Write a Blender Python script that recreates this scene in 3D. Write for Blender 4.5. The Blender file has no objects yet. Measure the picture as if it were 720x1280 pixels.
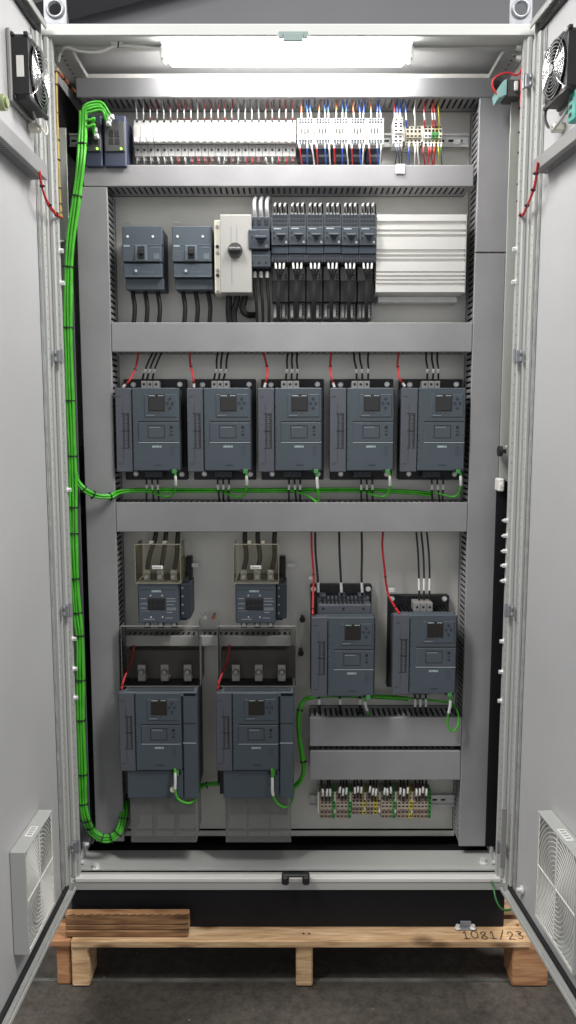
import bpy, bmesh, math, random
from mathutils import Vector, Matrix
random.seed(11)
S = bpy.context.scene
COL = S.collection
rad = math.radians

# ------------------------------------------------------------------ camera
F = 967.0
TILT = rad(6.7)
CAM = Vector((0.0, -2.0, 1.54))
FW = Vector((0, math.cos(TILT), -math.sin(TILT)))
UP = Vector((0, math.sin(TILT), math.cos(TILT)))
RT = Vector((1, 0, 0))


def ray(px, py):
    return RT * ((px - 360) / F) + UP * ((640 - py) / F) + FW


def P(px, py, Y):
    d = ray(px, py)
    return CAM + d * ((Y - CAM.y) / d.y)


def hit(px, py, p0, n):
    d = ray(px, py)
    return CAM + d * ((p0 - CAM).dot(n) / d.dot(n))


def R(px0, py0, px1, py1, Y):
    ym = (py0 + py1) / 2
    return P(px0, ym, Y).x, P(px1, ym, Y).x, P(0, py1, Y).z, P(0, py0, Y).z


ORD = 'first second third fourth fifth sixth seventh eighth ninth tenth eleventh twelfth thirteenth fourteenth fifteenth sixteenth seventeenth eighteenth nineteenth twentieth'.split()
ORD += ['twenty-' + o for o in ORD[:9]]

# ------------------------------------------------------------------ materials


def mat(name, col, rough=0.5, metal=0.0, var=0.06, scale=6.0, bump=0.0, bscale=400.0, spec=0.5, stretch=None, emit=None, col2=None):
    m = bpy.data.materials.new(name)
    m.use_nodes = True
    nt = m.node_tree
    b = nt.nodes['Principled BSDF']
    b.inputs['Roughness'].default_value = rough
    b.inputs['Metallic'].default_value = metal
    b.inputs['Specular IOR Level'].default_value = spec
    tc = nt.nodes.new('ShaderNodeTexCoord')
    vec = tc.outputs['Object']
    if stretch:
        mp = nt.nodes.new('ShaderNodeMapping')
        mp.inputs['Scale'].default_value = stretch
        nt.links.new(vec, mp.inputs['Vector'])
        vec = mp.outputs['Vector']
    nz = nt.nodes.new('ShaderNodeTexNoise')
    nz.inputs['Scale'].default_value = scale
    nz.inputs['Detail'].default_value = 6
    nz.inputs['Roughness'].default_value = 0.58
    nt.links.new(vec, nz.inputs['Vector'])
    cr = nt.nodes.new('ShaderNodeValToRGB')
    c2 = col2 or tuple(min(1, c * (1 + var)) for c in col)
    c1 = tuple(c * (1 - var) for c in col)
    cr.color_ramp.elements[0].color = (*c1, 1)
    cr.color_ramp.elements[1].color = (*c2, 1)
    cr.color_ramp.elements[0].position = 0.3
    cr.color_ramp.elements[1].position = 0.7
    nt.links.new(nz.outputs['Fac'], cr.inputs['Fac'])
    nt.links.new(cr.outputs['Color'], b.inputs['Base Color'])
    mr = nt.nodes.new('ShaderNodeMapRange')
    mr.inputs['To Min'].default_value = max(0.02, rough - 0.08)
    mr.inputs['To Max'].default_value = min(1, rough + 0.08)
    nt.links.new(nz.outputs['Fac'], mr.inputs['Value'])
    nt.links.new(mr.outputs['Result'], b.inputs['Roughness'])
    if bump:
        n2 = nt.nodes.new('ShaderNodeTexNoise')
        n2.inputs['Scale'].default_value = bscale
        n2.inputs['Detail'].default_value = 2
        nt.links.new(vec, n2.inputs['Vector'])
        bp = nt.nodes.new('ShaderNodeBump')
        bp.inputs['Strength'].default_value = bump
        bp.inputs['Distance'].default_value = 0.001
        nt.links.new(n2.outputs['Fac'], bp.inputs['Height'])
        nt.links.new(bp.outputs['Normal'], b.inputs['Normal'])
    if emit:
        b.inputs['Emission Color'].default_value = (*emit[0], 1)
        b.inputs['Emission Strength'].default_value = emit[1]
    return m


def clear_mat(name, tint, gloss=0.12, rough=0.12, haze=(.05, .05, .045)):
    m = bpy.data.materials.new(name)
    m.use_nodes = True
    nt = m.node_tree
    out = nt.nodes['Material Output']
    nt.nodes.remove(nt.nodes['Principled BSDF'])
    tr = nt.nodes.new('ShaderNodeBsdfTransparent')
    tr.inputs['Color'].default_value = (*tint, 1)
    gl = nt.nodes.new('ShaderNodeBsdfPrincipled')
    gl.inputs['Base Color'].default_value = (*haze, 1)
    gl.inputs['Roughness'].default_value = rough
    mx = nt.nodes.new('ShaderNodeMixShader')
    fr = nt.nodes.new('ShaderNodeFresnel')
    fr.inputs['IOR'].default_value = 1.45
    ad = nt.nodes.new('ShaderNodeMath')
    ad.operation = 'ADD'
    ad.inputs[1].default_value = gloss
    nt.links.new(fr.outputs[0], ad.inputs[0])
    nt.links.new(ad.outputs[0], mx.inputs[0])
    nt.links.new(tr.outputs[0], mx.inputs[1])
    nt.links.new(gl.outputs[0], mx.inputs[2])
    nt.links.new(mx.outputs[0], out.inputs[0])
    return m


GREY = mat('light_grey_paint', (0.45, 0.455, 0.44), 0.42, var=0.03, scale=2.2, bump=0.12, bscale=700)
DOORP = mat('door_paint', (0.47, 0.468, 0.475), 0.43, var=0.055, scale=1.6, bump=0.14, bscale=800)
ZINC = mat('zinc_plate', (0.68, 0.665, 0.615), 0.44, metal=0.2, var=0.10, scale=5, bump=0.05, bscale=200)
STEEL = mat('galvanised_steel', (0.66, 0.66, 0.64), 0.36, metal=0.2, var=0.12, scale=20)
BOLT = mat('bright_bolt', (0.80, 0.80, 0.78), 0.25, metal=0.3, var=0.1, scale=50)
CHROME = mat('chromed_wire', (0.78, 0.78, 0.78), 0.18, metal=1.0, var=0.03)
DUCT = mat('grey_pvc', (0.275, 0.272, 0.279), 0.44, var=0.12, scale=4.5, bump=0.04, bscale=300)
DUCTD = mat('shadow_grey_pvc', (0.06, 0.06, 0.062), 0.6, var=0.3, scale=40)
BLUEK = mat('dark_slate_plastic', (0.043, 0.053, 0.067), 0.5, var=0.06, scale=9, bump=0.06, bscale=1500)
BLUE = mat('blue_grey_plastic', (0.066, 0.084, 0.102), 0.5, var=0.05, scale=9, bump=0.08, bscale=1500)
BLUEC = mat('violet_grey_plastic', (0.088, 0.096, 0.115), 0.5, var=0.05, scale=9, bump=0.08, bscale=1500)
BLUED = mat('dark_blue_plastic', (0.030, 0.040, 0.055), 0.5, var=0.06, scale=9)
BLUEL = mat('pale_blue_plastic', (0.12, 0.15, 0.18), 0.5, var=0.05, scale=9)
SWITCHB = mat('navy_metal', (0.038, 0.047, 0.080), 0.45, var=0.08, scale=12)
BLACK = mat('black_plastic', (0.012, 0.012, 0.014), 0.5, var=0.1)
BLACKP = mat('black_painted_steel', (0.007, 0.007, 0.009), 0.6, var=0.2, scale=8, bump=0.1, bscale=500, spec=.25)
BAY = mat('smoked_brown_plastic', (0.12, 0.108, 0.096), 0.45, var=0.1)
GAPSHADE = mat('gap_shade_grey', (0.10, 0.10, 0.115), 0.5, var=0.12)  # flat grey that paints the shade in the left side gap
EDGEY = clear_mat('yellowed_acrylic_edge', (0.88, 0.855, 0.75), 0.30, 0.2, (.60, .57, .46))
PROF = mat('dull_galvanised_steel', (0.40, 0.42, 0.385), 0.4, metal=0.3, var=0.16, scale=7, stretch=(1, 1, .3))
LUGM = mat('dull_tinned_metal', (0.68, 0.68, 0.66), 0.34, metal=0.2, var=0.12, scale=40)
GALV = mat('weathered_galvanised_steel', (0.30, 0.31, 0.33), 0.38, metal=0.5, var=0.18, scale=25)
RUBBER = mat('black_rubber', (0.016, 0.016, 0.017), 0.7, var=0.1)
CABLE = mat('black_cable_sheath', (0.011, 0.011, 0.012), 0.5, var=0.08)
WHITE = mat('white_plastic', (0.72, 0.71, 0.67), 0.4, var=0.03, scale=10)
WHITEB = mat('bright_white_plastic', (0.80, 0.80, 0.78), 0.4, var=0.02, scale=10)
MCBW = mat('white_breaker_plastic', (0.50, 0.495, 0.47), 0.42, var=0.04, scale=20)
MCBG = mat('pale_breaker_plastic', (0.36, 0.355, 0.345), 0.42, var=0.04, scale=20)
BEIGE = mat('beige_plastic', (0.46, 0.42, 0.33), 0.5, var=0.06, scale=20)
CREAM = mat('cream_plastic', (0.66, 0.63, 0.53), 0.45, var=0.05, scale=20)
TERM = mat('terminal_plastic', (0.33, 0.255, 0.20), 0.5, var=0.08, scale=30)
RED = mat('red_wire_sheath', (0.50, 0.018, 0.022), 0.4, var=0.1, scale=30)
ORANGE = mat('orange_wire_sheath', (0.62, 0.16, 0.05), 0.4, var=0.1, scale=30)
BLUEW = mat('blue_wire_sheath', (0.03, 0.10, 0.48), 0.4, var=0.1, scale=30)
YELLOW = mat('yellow_plastic', (0.52, 0.44, 0.05), 0.45, var=0.1, scale=30)
GREENP = mat('green_plastic', (0.06, 0.28, 0.07), 0.45, var=0.1, scale=30)
GREEN = mat('green_cable_sheath', (0.060, 0.41, 0.022), 0.42, var=0.22, scale=30)
DGREEN = mat('earth_wire_sheath', (0.03, 0.16, 0.04), 0.4, var=0.1, scale=20)
BROWNW = mat('brown_yellow_sheath', (0.38, 0.26, 0.07), 0.45, var=0.3, scale=14)
SLEEVE = mat('white_wire_sleeve', (0.74, 0.74, 0.72), 0.4, var=0.03)
GREYW = mat('grey_wire_sheath', (0.34, 0.34, 0.35), 0.4, var=0.05)
SCREEN = mat('dark_screen_glass', (0.026, 0.024, 0.023), 0.16, var=0.1, scale=5)
REDM = mat('faint_red_print', (0.16, 0.05, 0.05), 0.5)
TEAL = mat('pale_teal_print', (0.55, 0.70, 0.70), 0.5, var=0.02)
LINE = mat('pale_print_line', (0.34, 0.38, 0.41), 0.5, var=0.02)
INK = mat('dark_ink', (0.018, 0.015, 0.014), 0.7, var=0.2)
PEN = mat('brown_felt_pen', (0.060, 0.040, 0.028), 0.8, var=0.5, scale=60)
ALU = mat('anodised_aluminium', (0.74, 0.73, 0.69), 0.36, metal=0.35, var=0.03, scale=8, stretch=(1, 1, 8))
COVERW = mat('ivory_cover', (0.40, 0.395, 0.37), 0.36, metal=0.15, var=0.04, scale=7)
GREYP = mat('mid_grey_plastic', (0.26, 0.255, 0.25), 0.5, var=0.05, scale=10)
KNOB = mat('grey_knob', (0.062, 0.062, 0.06), 0.45, var=0.06)
TEALP = mat('teal_plastic', (0.25, 0.44, 0.42), 0.45, var=0.06)
TAPE = mat('gasket_foam', (0.30, 0.31, 0.30), 0.35, var=0.2, scale=30, bump=0.3, bscale=120)
ACRYL = clear_mat('clear_acrylic', (0.955, 0.95, 0.94), 0.02, 0.08)
ACRYLS = clear_mat('clear_acrylic_side', (0.93, 0.93, 0.92), -0.02, 0.1, (.3, .3, .3))
ACRYLE = clear_mat('clear_acrylic_edge', (0.92, 0.92, 0.90), 0.16, 0.2, (.6, .6, .58))
ACRYLT = clear_mat('yellowed_acrylic', (0.965, 0.955, 0.91), 0.03, 0.10, (.30, .28, .20))
ACRYLF = clear_mat('frosted_acrylic', (0.72, 0.73, 0.71), 0.20, 0.22, (.50, .50, .49))
LAMP = mat('lit_diffuser', (0.9, 0.9, 0.9), 0.4, emit=((1.0, 0.99, 0.97), 52.0))
LEDG = mat('green_indicator', (0.3, 0.8, 0.1), 0.4, emit=((0.4, 1.0, 0.1), 1.6))


def wood(name, c1, c2, c3):
    m = bpy.data.materials.new(name)
    m.use_nodes = True
    nt = m.node_tree
    b = nt.nodes['Principled BSDF']
    b.inputs['Roughness'].default_value = 0.75
    tc = nt.nodes.new('ShaderNodeTexCoord')
    mp = nt.nodes.new('ShaderNodeMapping')
    mp.inputs['Scale'].default_value = (0.9, 9, 9)
    nt.links.new(tc.outputs['Object'], mp.inputs['Vector'])
    nz = nt.nodes.new('ShaderNodeTexNoise')
    nz.inputs['Scale'].default_value = 7
    nz.inputs['Detail'].default_value = 8
    nz.inputs['Distortion'].default_value = 1.2
    nt.links.new(mp.outputs['Vector'], nz.inputs['Vector'])
    cr = nt.nodes.new('ShaderNodeValToRGB')
    e = cr.color_ramp.elements
    e[0].position, e[1].position = 0.3, 0.72
    e[0].color, e[1].color = (*c1, 1), (*c3, 1)
    k = e.new(0.5)
    k.color = (*c2, 1)
    nt.links.new(nz.outputs['Fac'], cr.inputs['Fac'])
    # knots
    vo = nt.nodes.new('ShaderNodeTexVoronoi')
    vo.inputs['Scale'].default_value = 1.0
    mp2 = nt.nodes.new('ShaderNodeMapping')
    mp2.inputs['Scale'].default_value = (7, 11, 22)
    nt.links.new(tc.outputs['Object'], mp2.inputs['Vector'])
    nt.links.new(mp2.outputs['Vector'], vo.inputs['Vector'])
    c4 = nt.nodes.new('ShaderNodeValToRGB')
    c4.color_ramp.elements[0].position = 0.12
    c4.color_ramp.elements[1].position = 0.30
    c4.color_ramp.elements[0].color = (0.25, 0.2, 0.17, 1)
    c4.color_ramp.elements[1].color = (1, 1, 1, 1)
    nt.links.new(vo.outputs['Distance'], c4.inputs['Fac'])
    mx = nt.nodes.new('ShaderNodeMix')
    mx.data_type = 'RGBA'
    mx.blend_type = 'MULTIPLY'
    mx.inputs['Factor'].default_value = 0.8
    nt.links.new(cr.outputs['Color'], mx.inputs['A'])
    nt.links.new(c4.outputs['Color'], mx.inputs['B'])
    nt.links.new(mx.outputs['Result'], b.inputs['Base Color'])
    bp = nt.nodes.new('ShaderNodeBump')
    bp.inputs['Strength'].default_value = 0.35
    bp.inputs['Distance'].default_value = 0.003
    nt.links.new(nz.outputs['Fac'], bp.inputs['Height'])
    nt.links.new(bp.outputs['Normal'], b.inputs['Normal'])
    return m


WOOD = wood('pale_pine', (0.36, 0.21, 0.10), (0.55, 0.355, 0.19), (0.70, 0.50, 0.31))
WOODB = wood('brown_pine', (0.13, 0.062, 0.026), (0.29, 0.15, 0.065), (0.42, 0.24, 0.11))
WOODR = wood('reddish_pine', (0.22, 0.095, 0.042), (0.36, 0.175, 0.08), (0.46, 0.26, 0.13))
WOODD = wood('dark_pine', (0.06, 0.03, 0.014), (0.10, 0.05, 0.022), (0.14, 0.075, 0.035))

# ------------------------------------------------------------------ mesh builder
_txt = {}


def text_geo(s):
    if s not in _txt:
        cu = bpy.data.curves.new('t', 'FONT')
        cu.body = s
        cu.resolution_u = 2
        cu.offset = 0.022
        o = bpy.data.objects.new('t', cu)
        COL.objects.link(o)
        me = o.to_mesh()
        vs = [v.co.copy() for v in me.vertices]
        fs = [tuple(p.vertices) for p in me.polygons]
        o.to_mesh_clear()
        bpy.data.objects.remove(o)
        bpy.data.curves.remove(cu)
        _txt[s] = (vs, fs)
    return _txt[s]


class MB:
    def __init__(s, fn=None):
        s.v, s.f, s.m, s.s, s.fn = [], [], [], [], fn

    def add(s, vs, fs, m=0, sm=False):
        o = len(s.v)
        s.v += [s.fn(Vector(v)) if s.fn else Vector(v) for v in vs]
        for f in fs:
            s.f.append([i + o for i in f])
            s.m.append(m)
            s.s.append(sm)
        return s

    def box(s, x0, x1, y0, y1, z0, z1, m=0):
        return s.add([(x, y, z) for x in (x0, x1) for y in (y0, y1) for z in (z0, z1)],
                     [(0, 1, 3, 2), (4, 6, 7, 5), (0, 4, 5, 1), (2, 3, 7, 6), (0, 2, 6, 4), (1, 5, 7, 3)], m)

    def cbox(s, x0, x1, y0, y1, z0, z1, b=0.002, m=0):
        lo = [min(x0, x1), min(y0, y1), min(z0, z1)]
        hi = [max(x0, x1), max(y0, y1), max(z0, z1)]
        b = min(b, *[(h - l) * 0.45 for l, h in zip(lo, hi)])
        vs, ix = [], {}
        for sx in (0, 1):
            for sy in (0, 1):
                for sz in (0, 1):
                    c = [(lo, hi)[k][i] for i, k in enumerate((sx, sy, sz))]
                    sg = [1 - 2 * k for k in (sx, sy, sz)]
                    for ax in range(3):
                        p = list(c)
                        for j in range(3):
                            if j != ax:
                                p[j] += sg[j] * b
                        ix[(sx, sy, sz, ax)] = len(vs)
                        vs.append(p)
        fs = []
        for ax in range(3):
            o1, o2 = [j for j in range(3) if j != ax]
            for k in (0, 1):
                q = []
                for (a, c) in ((0, 0), (1, 0), (1, 1), (0, 1)):
                    t = [0, 0, 0]
                    t[ax], t[o1], t[o2] = k, a, c
                    q.append(ix[(*t, ax)])
                fs.append(q)
            for a in (0, 1):           # edges along ax
                for c in (0, 1):
                    t0, t1 = [0, 0, 0], [0, 0, 0]
                    t0[o1] = t1[o1] = a
                    t0[o2] = t1[o2] = c
                    t1[ax] = 1
                    fs.append([ix[(*t0, o1)], ix[(*t1, o1)], ix[(*t1, o2)], ix[(*t0, o2)]])
        for sx in (0, 1):
            for sy in (0, 1):
                for sz in (0, 1):
                    fs.append([ix[(sx, sy, sz, a)] for a in range(3)])
        return s.add(vs, fs, m)

    def cyl(s, p0, p1, r, n=14, m=0, r2=None):
        p0, p1 = Vector(p0), Vector(p1)
        r2 = r if r2 is None else r2
        d = (p1 - p0).normalized()
        a = d.orthogonal().normalized()
        b = d.cross(a)
        vs = []
        for p, q in ((p0, r), (p1, r2)):
            for i in range(n):
                t = 2 * math.pi * i / n
                vs.append(p + (a * math.cos(t) + b * math.sin(t)) * q)
        s.add(vs, [(i, (i + 1) % n, n + (i + 1) % n, n + i) for i in range(n)], m, n > 6)
        s.add(vs[:n], [tuple(range(n))], m)
        return s.add(vs[n:], [tuple(range(n))], m)

    def tube(s, pts, r, n=7, m=0, closed=False):
        pts = [Vector(p) for p in pts]
        k = len(pts)
        vs = []
        prev = None
        for i, p in enumerate(pts):
            d = (pts[min(i + 1, k - 1)] - pts[max(i - 1, 0)])
            if closed:
                d = pts[(i + 1) % k] - pts[i - 1]
            d = d.normalized() if d.length > 1e-9 else Vector((0, 0, 1))
            if prev is None:
                a = d.orthogonal().normalized()
            else:
                a = (prev - d * prev.dot(d))
                a = a.normalized() if a.length > 1e-6 else d.orthogonal().normalized()
            prev = a
            b = d.cross(a)
            for j in range(n):
                t = 2 * math.pi * j / n
                vs.append(p + (a * math.cos(t) + b * math.sin(t)) * r)
        fs = []
        for i in range(k if closed else k - 1):
            o, q = i * n, ((i + 1) % k) * n
            fs += [(o + j, o + (j + 1) % n, q + (j + 1) % n, q + j) for j in range(n)]
        s.add(vs, fs, m, True)
        if not closed:
            s.add(vs[:n], [tuple(range(n))], m)
            s.add(vs[-n:], [tuple(range(n))], m)
        return s

    def ring(s, c, ax, Rr, r, k=28, n=6, m=0):
        ax = Vector(ax).normalized()
        a = ax.orthogonal().normalized()
        b = ax.cross(a)
        c = Vector(c)
        return s.tube([c + (a * math.cos(2 * math.pi * i / k) + b * math.sin(2 * math.pi * i / k)) * Rr for i in range(k)], r, n, m, True)

    def prism(s, poly, plane, c0, c1, m=0):
        k = len(poly)
        mk = {'xz': lambda a, b, c: (a, c, b), 'xy': lambda a, b, c: (a, b, c), 'yz': lambda a, b, c: (c, a, b)}[plane]
        vs = [mk(a, b, c0) for a, b in poly] + [mk(a, b, c1) for a, b in poly]
        return s.add(vs, [tuple(range(k)), tuple(range(k, 2 * k))] + [(i, (i + 1) % k, k + (i + 1) % k, k + i) for i in range(k)], m)

    def text(s, t, width, x, y, z, m=0, height=None, up=False):
        """lettering centred at (x, z) on the plane y, facing -Y (or lying on z facing up)"""
        vs, fs = text_geo(t)
        x0, x1 = min(v.x for v in vs), max(v.x for v in vs)
        y0, y1 = min(v.y for v in vs), max(v.y for v in vs)
        kx = width / (x1 - x0)
        ky = kx if height is None else height / (y1 - y0)
        q = []
        for v in vs:
            a, b = (v.x - (x0 + x1) / 2) * kx, (v.y - (y0 + y1) / 2) * ky
            q.append((x + a, y + b, z) if up else (x + a, y, z + b))
        return s.add(q, fs, m)

    def build(s, name, mats, parent=None):
        if not isinstance(mats, (list, tuple)):
            mats = [mats]
        org = Vector((0, 0, 0))
        p = parent
        while p is not None:
            org += p.location
            p = p.parent
        if parent is None:
            xs, ys, zs = [v.x for v in s.v], [v.y for v in s.v], [v.z for v in s.v]
            org = Vector(((min(xs) + max(xs)) / 2, (min(ys) + max(ys)) / 2, min(zs)))
        me = bpy.data.meshes.new(name)
        me.from_pydata([v - org for v in s.v], [], s.f)
        for m in mats:
            me.materials.append(m)
        me.polygons.foreach_set('material_index', s.m)
        me.polygons.foreach_set('use_smooth', s.s)
        bm = bmesh.new()
        bm.from_mesh(me)
        bmesh.ops.recalc_face_normals(bm, faces=bm.faces)
        bm.to_mesh(me)
        bm.free()
        o = bpy.data.objects.new(name, me)
        COL.objects.link(o)
        if parent is not None:
            o.parent = parent
        else:
            o.location = org
        return o


def tag(o, label=None, cat=None, group=None, kind=None):
    for k, v in (('label', label), ('category', cat), ('group', group), ('kind', kind)):
        if v:
            o[k] = v
    return o


def thing(name, label, cat, loc=(0, 0, 0), group=None):
    o = bpy.data.objects.new(name, None)
    o.empty_display_size = 0.05
    COL.objects.link(o)
    o.location = loc
    return tag(o, label, cat, group)


def copy_tree(o, parent=None):
    c = o.copy()
    COL.objects.link(c)
    c.parent = parent
    for ch in list(o.children):
        copy_tree(ch, c)
    return c


def smooth(pts, n=6):
    pts = [Vector(p) for p in pts]
    if len(pts) < 3:
        return [pts[0].lerp(pts[-1], i / n) for i in range(n + 1)]
    out = []
    q = [pts[0] * 2 - pts[1]] + pts + [pts[-1] * 2 - pts[-2]]
    for i in range(1, len(q) - 2):
        a, b, c, d = q[i - 1:i + 3]
        for k in range(n):
            t = k / n
            out.append(0.5 * ((2 * b) + (c - a) * t + (2 * a - 5 * b + 4 * c - d) * t * t + (3 * b - a - 3 * c + d) * t ** 3))
    out.append(pts[-1])
    return out


def px3(*l):
    return [P(*p) for p in l]


def span(pts, a, b):
    k = len(pts) - 1
    i0, i1 = max(0, int(a * k)), min(k, max(int(a * k) + 1, int(round(b * k))))
    return pts[i0:i1 + 1]


def wire(name, pts, r, m, label, cat, group=None, sleeves=(), parts=False, n=6, seg=6, sm=None):
    c = smooth(pts, seg)
    sm = sm or SLEEVE
    if not parts:
        b = MB().tube(c, r, n)
        for a, e in sleeves:
            b.tube(span(c, a, e), r * 1.3, n, 1)
        return tag(b.build(name, [m, sm]), label, cat, group)
    t = thing(name, label, cat, c[-1] if c[-1].z < c[0].z else c[0], group)
    MB().tube(c, r, n).build('insulation', m, t)
    for a, e in sleeves:
        MB().tube(span(c, a, e), r * 1.3, n).build('sleeve', sm, t)
    return t


# ------------------------------------------------------------------ setting
PLATE = 0.225
LID = 0.12
z0 = P(360, 1113, 0).z
z1 = P(360, 29, 0).z
zp = P(360, 1160, 0).z          # underside of the plinth
XO = 0.605


def floor_mat():
    m = mat('dark_concrete', (0.052, 0.045, 0.037), 0.66, var=0.40, scale=3.0, bump=0.4, bscale=90)
    nt = m.node_tree
    bs = nt.nodes['Principled BSDF']
    src = bs.inputs['Base Color'].links[0].from_socket
    tc = nt.nodes.new('ShaderNodeTexCoord')
    n2 = nt.nodes.new('ShaderNodeTexNoise')
    n2.inputs['Scale'].default_value = 45
    n2.inputs['Detail'].default_value = 8
    n2.inputs['Roughness'].default_value = 0.75
    nt.links.new(tc.outputs['Object'], n2.inputs['Vector'])
    c2 = nt.nodes.new('ShaderNodeValToRGB')
    c2.color_ramp.elements[0].position, c2.color_ramp.elements[1].position = .35, .72
    c2.color_ramp.elements[0].color, c2.color_ramp.elements[1].color = (.55, .55, .55, 1), (1.6, 1.6, 1.6, 1)
    nt.links.new(n2.outputs['Fac'], c2.inputs['Fac'])
    mx = nt.nodes.new('ShaderNodeMix')
    mx.data_type, mx.blend_type = 'RGBA', 'MULTIPLY'
    mx.inputs['Factor'].default_value = 1
    nt.links.new(src, mx.inputs['A'])
    nt.links.new(c2.outputs['Color'], mx.inputs['B'])
    vo = nt.nodes.new('ShaderNodeTexVoronoi')
    vo.inputs['Scale'].default_value = 14
    nt.links.new(tc.outputs['Object'], vo.inputs['Vector'])
    lt = nt.nodes.new('ShaderNodeMath')
    lt.operation = 'LESS_THAN'
    lt.inputs[1].default_value = .045
    nt.links.new(vo.outputs['Distance'], lt.inputs[0])
    m2 = nt.nodes.new('ShaderNodeMix')
    m2.data_type = 'RGBA'
    nt.links.new(lt.outputs[0], m2.inputs['Factor'])
    nt.links.new(mx.outputs['Result'], m2.inputs['A'])
    m2.inputs['B'].default_value = (.14, .13, .115, 1)
    nt.links.new(m2.outputs['Result'], bs.inputs['Base Color'])
    return m


MB().box(-8, 8, -5, 5.0, -0.1, 0.0).build('floor', floor_mat())
tag(bpy.data.objects['floor'], kind='structure')
j = P(360, 1225, 0)
yj = hit(360, 1226, Vector((0, 0, 0.0)), Vector((0, 0, 1))).y
tag(MB().box(-6, 6, yj - 0.006, yj + 0.006, -0.05, 0.004).build('floor_joint', mat('pale_joint', (0.09, 0.087, 0.08), 0.7, var=0.5, scale=9)), kind='structure')
HALLW = mat('hall_wall_paint', (0.34, 0.34, 0.36), 0.7, var=0.06, scale=0.8)
tag(MB().box(-8, 8, 3.6, 3.8, 0.005, 4.8).build('hall_wall', HALLW), kind='structure')
tag(MB().box(-8, 8, -5, 5.0, 4.9, 5.0).build('hall_ceiling', mat('hall_ceiling_paint', (0.22, 0.22, 0.23), 0.7, var=0.1, scale=0.6)), kind='structure')
HBEAM = mat('dark_beam_paint', (0.13, 0.13, 0.14), 0.6, var=0.1)
bm_ = thing('steel_beam', 'dark grey sloping steel beam high on the hall wall behind the cabinet', 'beam', P(260, 10, 3.2))
for (a, b, th, yy) in (((-40, 30), (330, -70), 0.05, 3.25),):
    pa, pb = P(a[0], a[1], yy), P(b[0], b[1], yy)
    MB().prism([(pa.x, pa.z), (pb.x, pb.z), (pb.x, pb.z + .30), (pa.x, pa.z + .30)], 'xz', yy, yy + .12).build('web', HBEAM, bm_)
    MB().prism([(pa.x, pa.z - .03), (pb.x, pb.z - .03), (pb.x, pb.z - .002), (pa.x, pa.z - .002)], 'xz', yy - .08, yy + .2).build('flange', HBEAM, bm_)

# ------------------------------------------------------------------ cabinet
cab = thing('electrical_cabinet', 'tall light grey electrical cabinet standing on a wooden pallet with both doors open', 'cabinet', (0, 0.2, zp))
DEP = 0.42
xi = 0.587
xo = 0.596


def post(sg):
    b = MB()
    a, c = sorted((sg * xo, sg * (xi - .004)))
    b.cbox(a, c, 0, 0.05, z0 + .036, P(360, 45, 0).z, 0.003)
    a, c = sorted((sg * XO, sg * (xo + .001)))
    b.box(a, c, 0.014, 0.05, z0 + .036, P(360, 45, 0).z)
    a, c = sorted((sg * (xi - .0045), sg * (xi - .010)))
    b.box(a, c, 0.008, 0.026, z0 + .036, P(360, 45, 0).z)
    z = z0 + .08
    while z < z1 - .09:                       # punched holes in the return flange
        b.cyl((sg * (xi - .0075), 0.0075, z), (sg * (xi - .0075), 0.009, z), 0.0018, 8, 1)
        z += 0.025
    return b


for sg in (-1, 1):
    post(sg).build('frame_post', [GREY, GREYP], cab)
b = MB()
zt_in = P(360, 45, 0).z
b.cbox(-XO, XO, 0, 0.05, zt_in, z1, 0.003)
b.box(-xi, xi, 0.0505, 0.07, zt_in - .004, zt_in + .012)
b.build('top_rail', GREY, cab)
b = MB()
b.cbox(-XO, XO, 0, 0.05, z0, z0 + .024, 0.002)
b.cbox(-xi, xi, -0.002, 0.02, z0 + .0245, z0 + .036, 0.0015, 1)
b.build('bottom_rail', [GREY, WHITE], cab)
for sg in (-1, 1):
    a, c = sorted((sg * XO, sg * (XO - .002)))
    MB().box(a, c, 0.051, DEP, z0, z1).build('side_wall', DOORP, cab)
MB().box(-XO + .003, XO - .003, DEP, DEP + .002, z0, z1).build('back_wall', DOORP, cab)
MB().box(-XO + .003, XO - .003, 0.051, DEP, z1 - .004, z1 - .001).build('roof_panel', DOORP, cab)
for sg in (-1, 1):
    b = MB()
    a, c = sorted((sg * (XO - .004), sg * (XO - .062)))
    b.box(a, c, 0.071, DEP - .01, zt_in - .006, zt_in + .006)
    for k in range(12):
        b.cyl((sg * (XO - .03), .09 + k * .025, zt_in - .0066), (sg * (XO - .03), .09 + k * .025, zt_in - .005), 0.0032, 8, 1)
    b.build('roof_rail', [GREY, BLACK], cab)
b = MB()
zfl = z0 + .030
yfl = hit(360, 1063, Vector((0, 0, zfl)), Vector((0, 0, 1))).y
b.box(-XO + .004, XO - .004, 0.052, yfl, zfl - .004, zfl)
b.build('floor_panel', GREY, cab)
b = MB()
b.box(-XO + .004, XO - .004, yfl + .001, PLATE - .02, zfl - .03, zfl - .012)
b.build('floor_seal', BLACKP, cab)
b = MB()
b.cbox(-.50, .505, PLATE - .012, PLATE - .003, P(0, 1045.5, PLATE - .012).z, P(0, 1039.5, PLATE - .012).z, .002)
b.build('floor_crossbar', ZINC, cab)
xl = P(97, 527, PLATE).x - .02
pt, pb = P(0, 92, PLATE).z, P(0, 1036, PLATE).z
b = MB()
b.cbox(-.560, .560, PLATE, PLATE + .003, pb, pt, .001)
b.build('mounting_plate', ZINC, cab)
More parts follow.
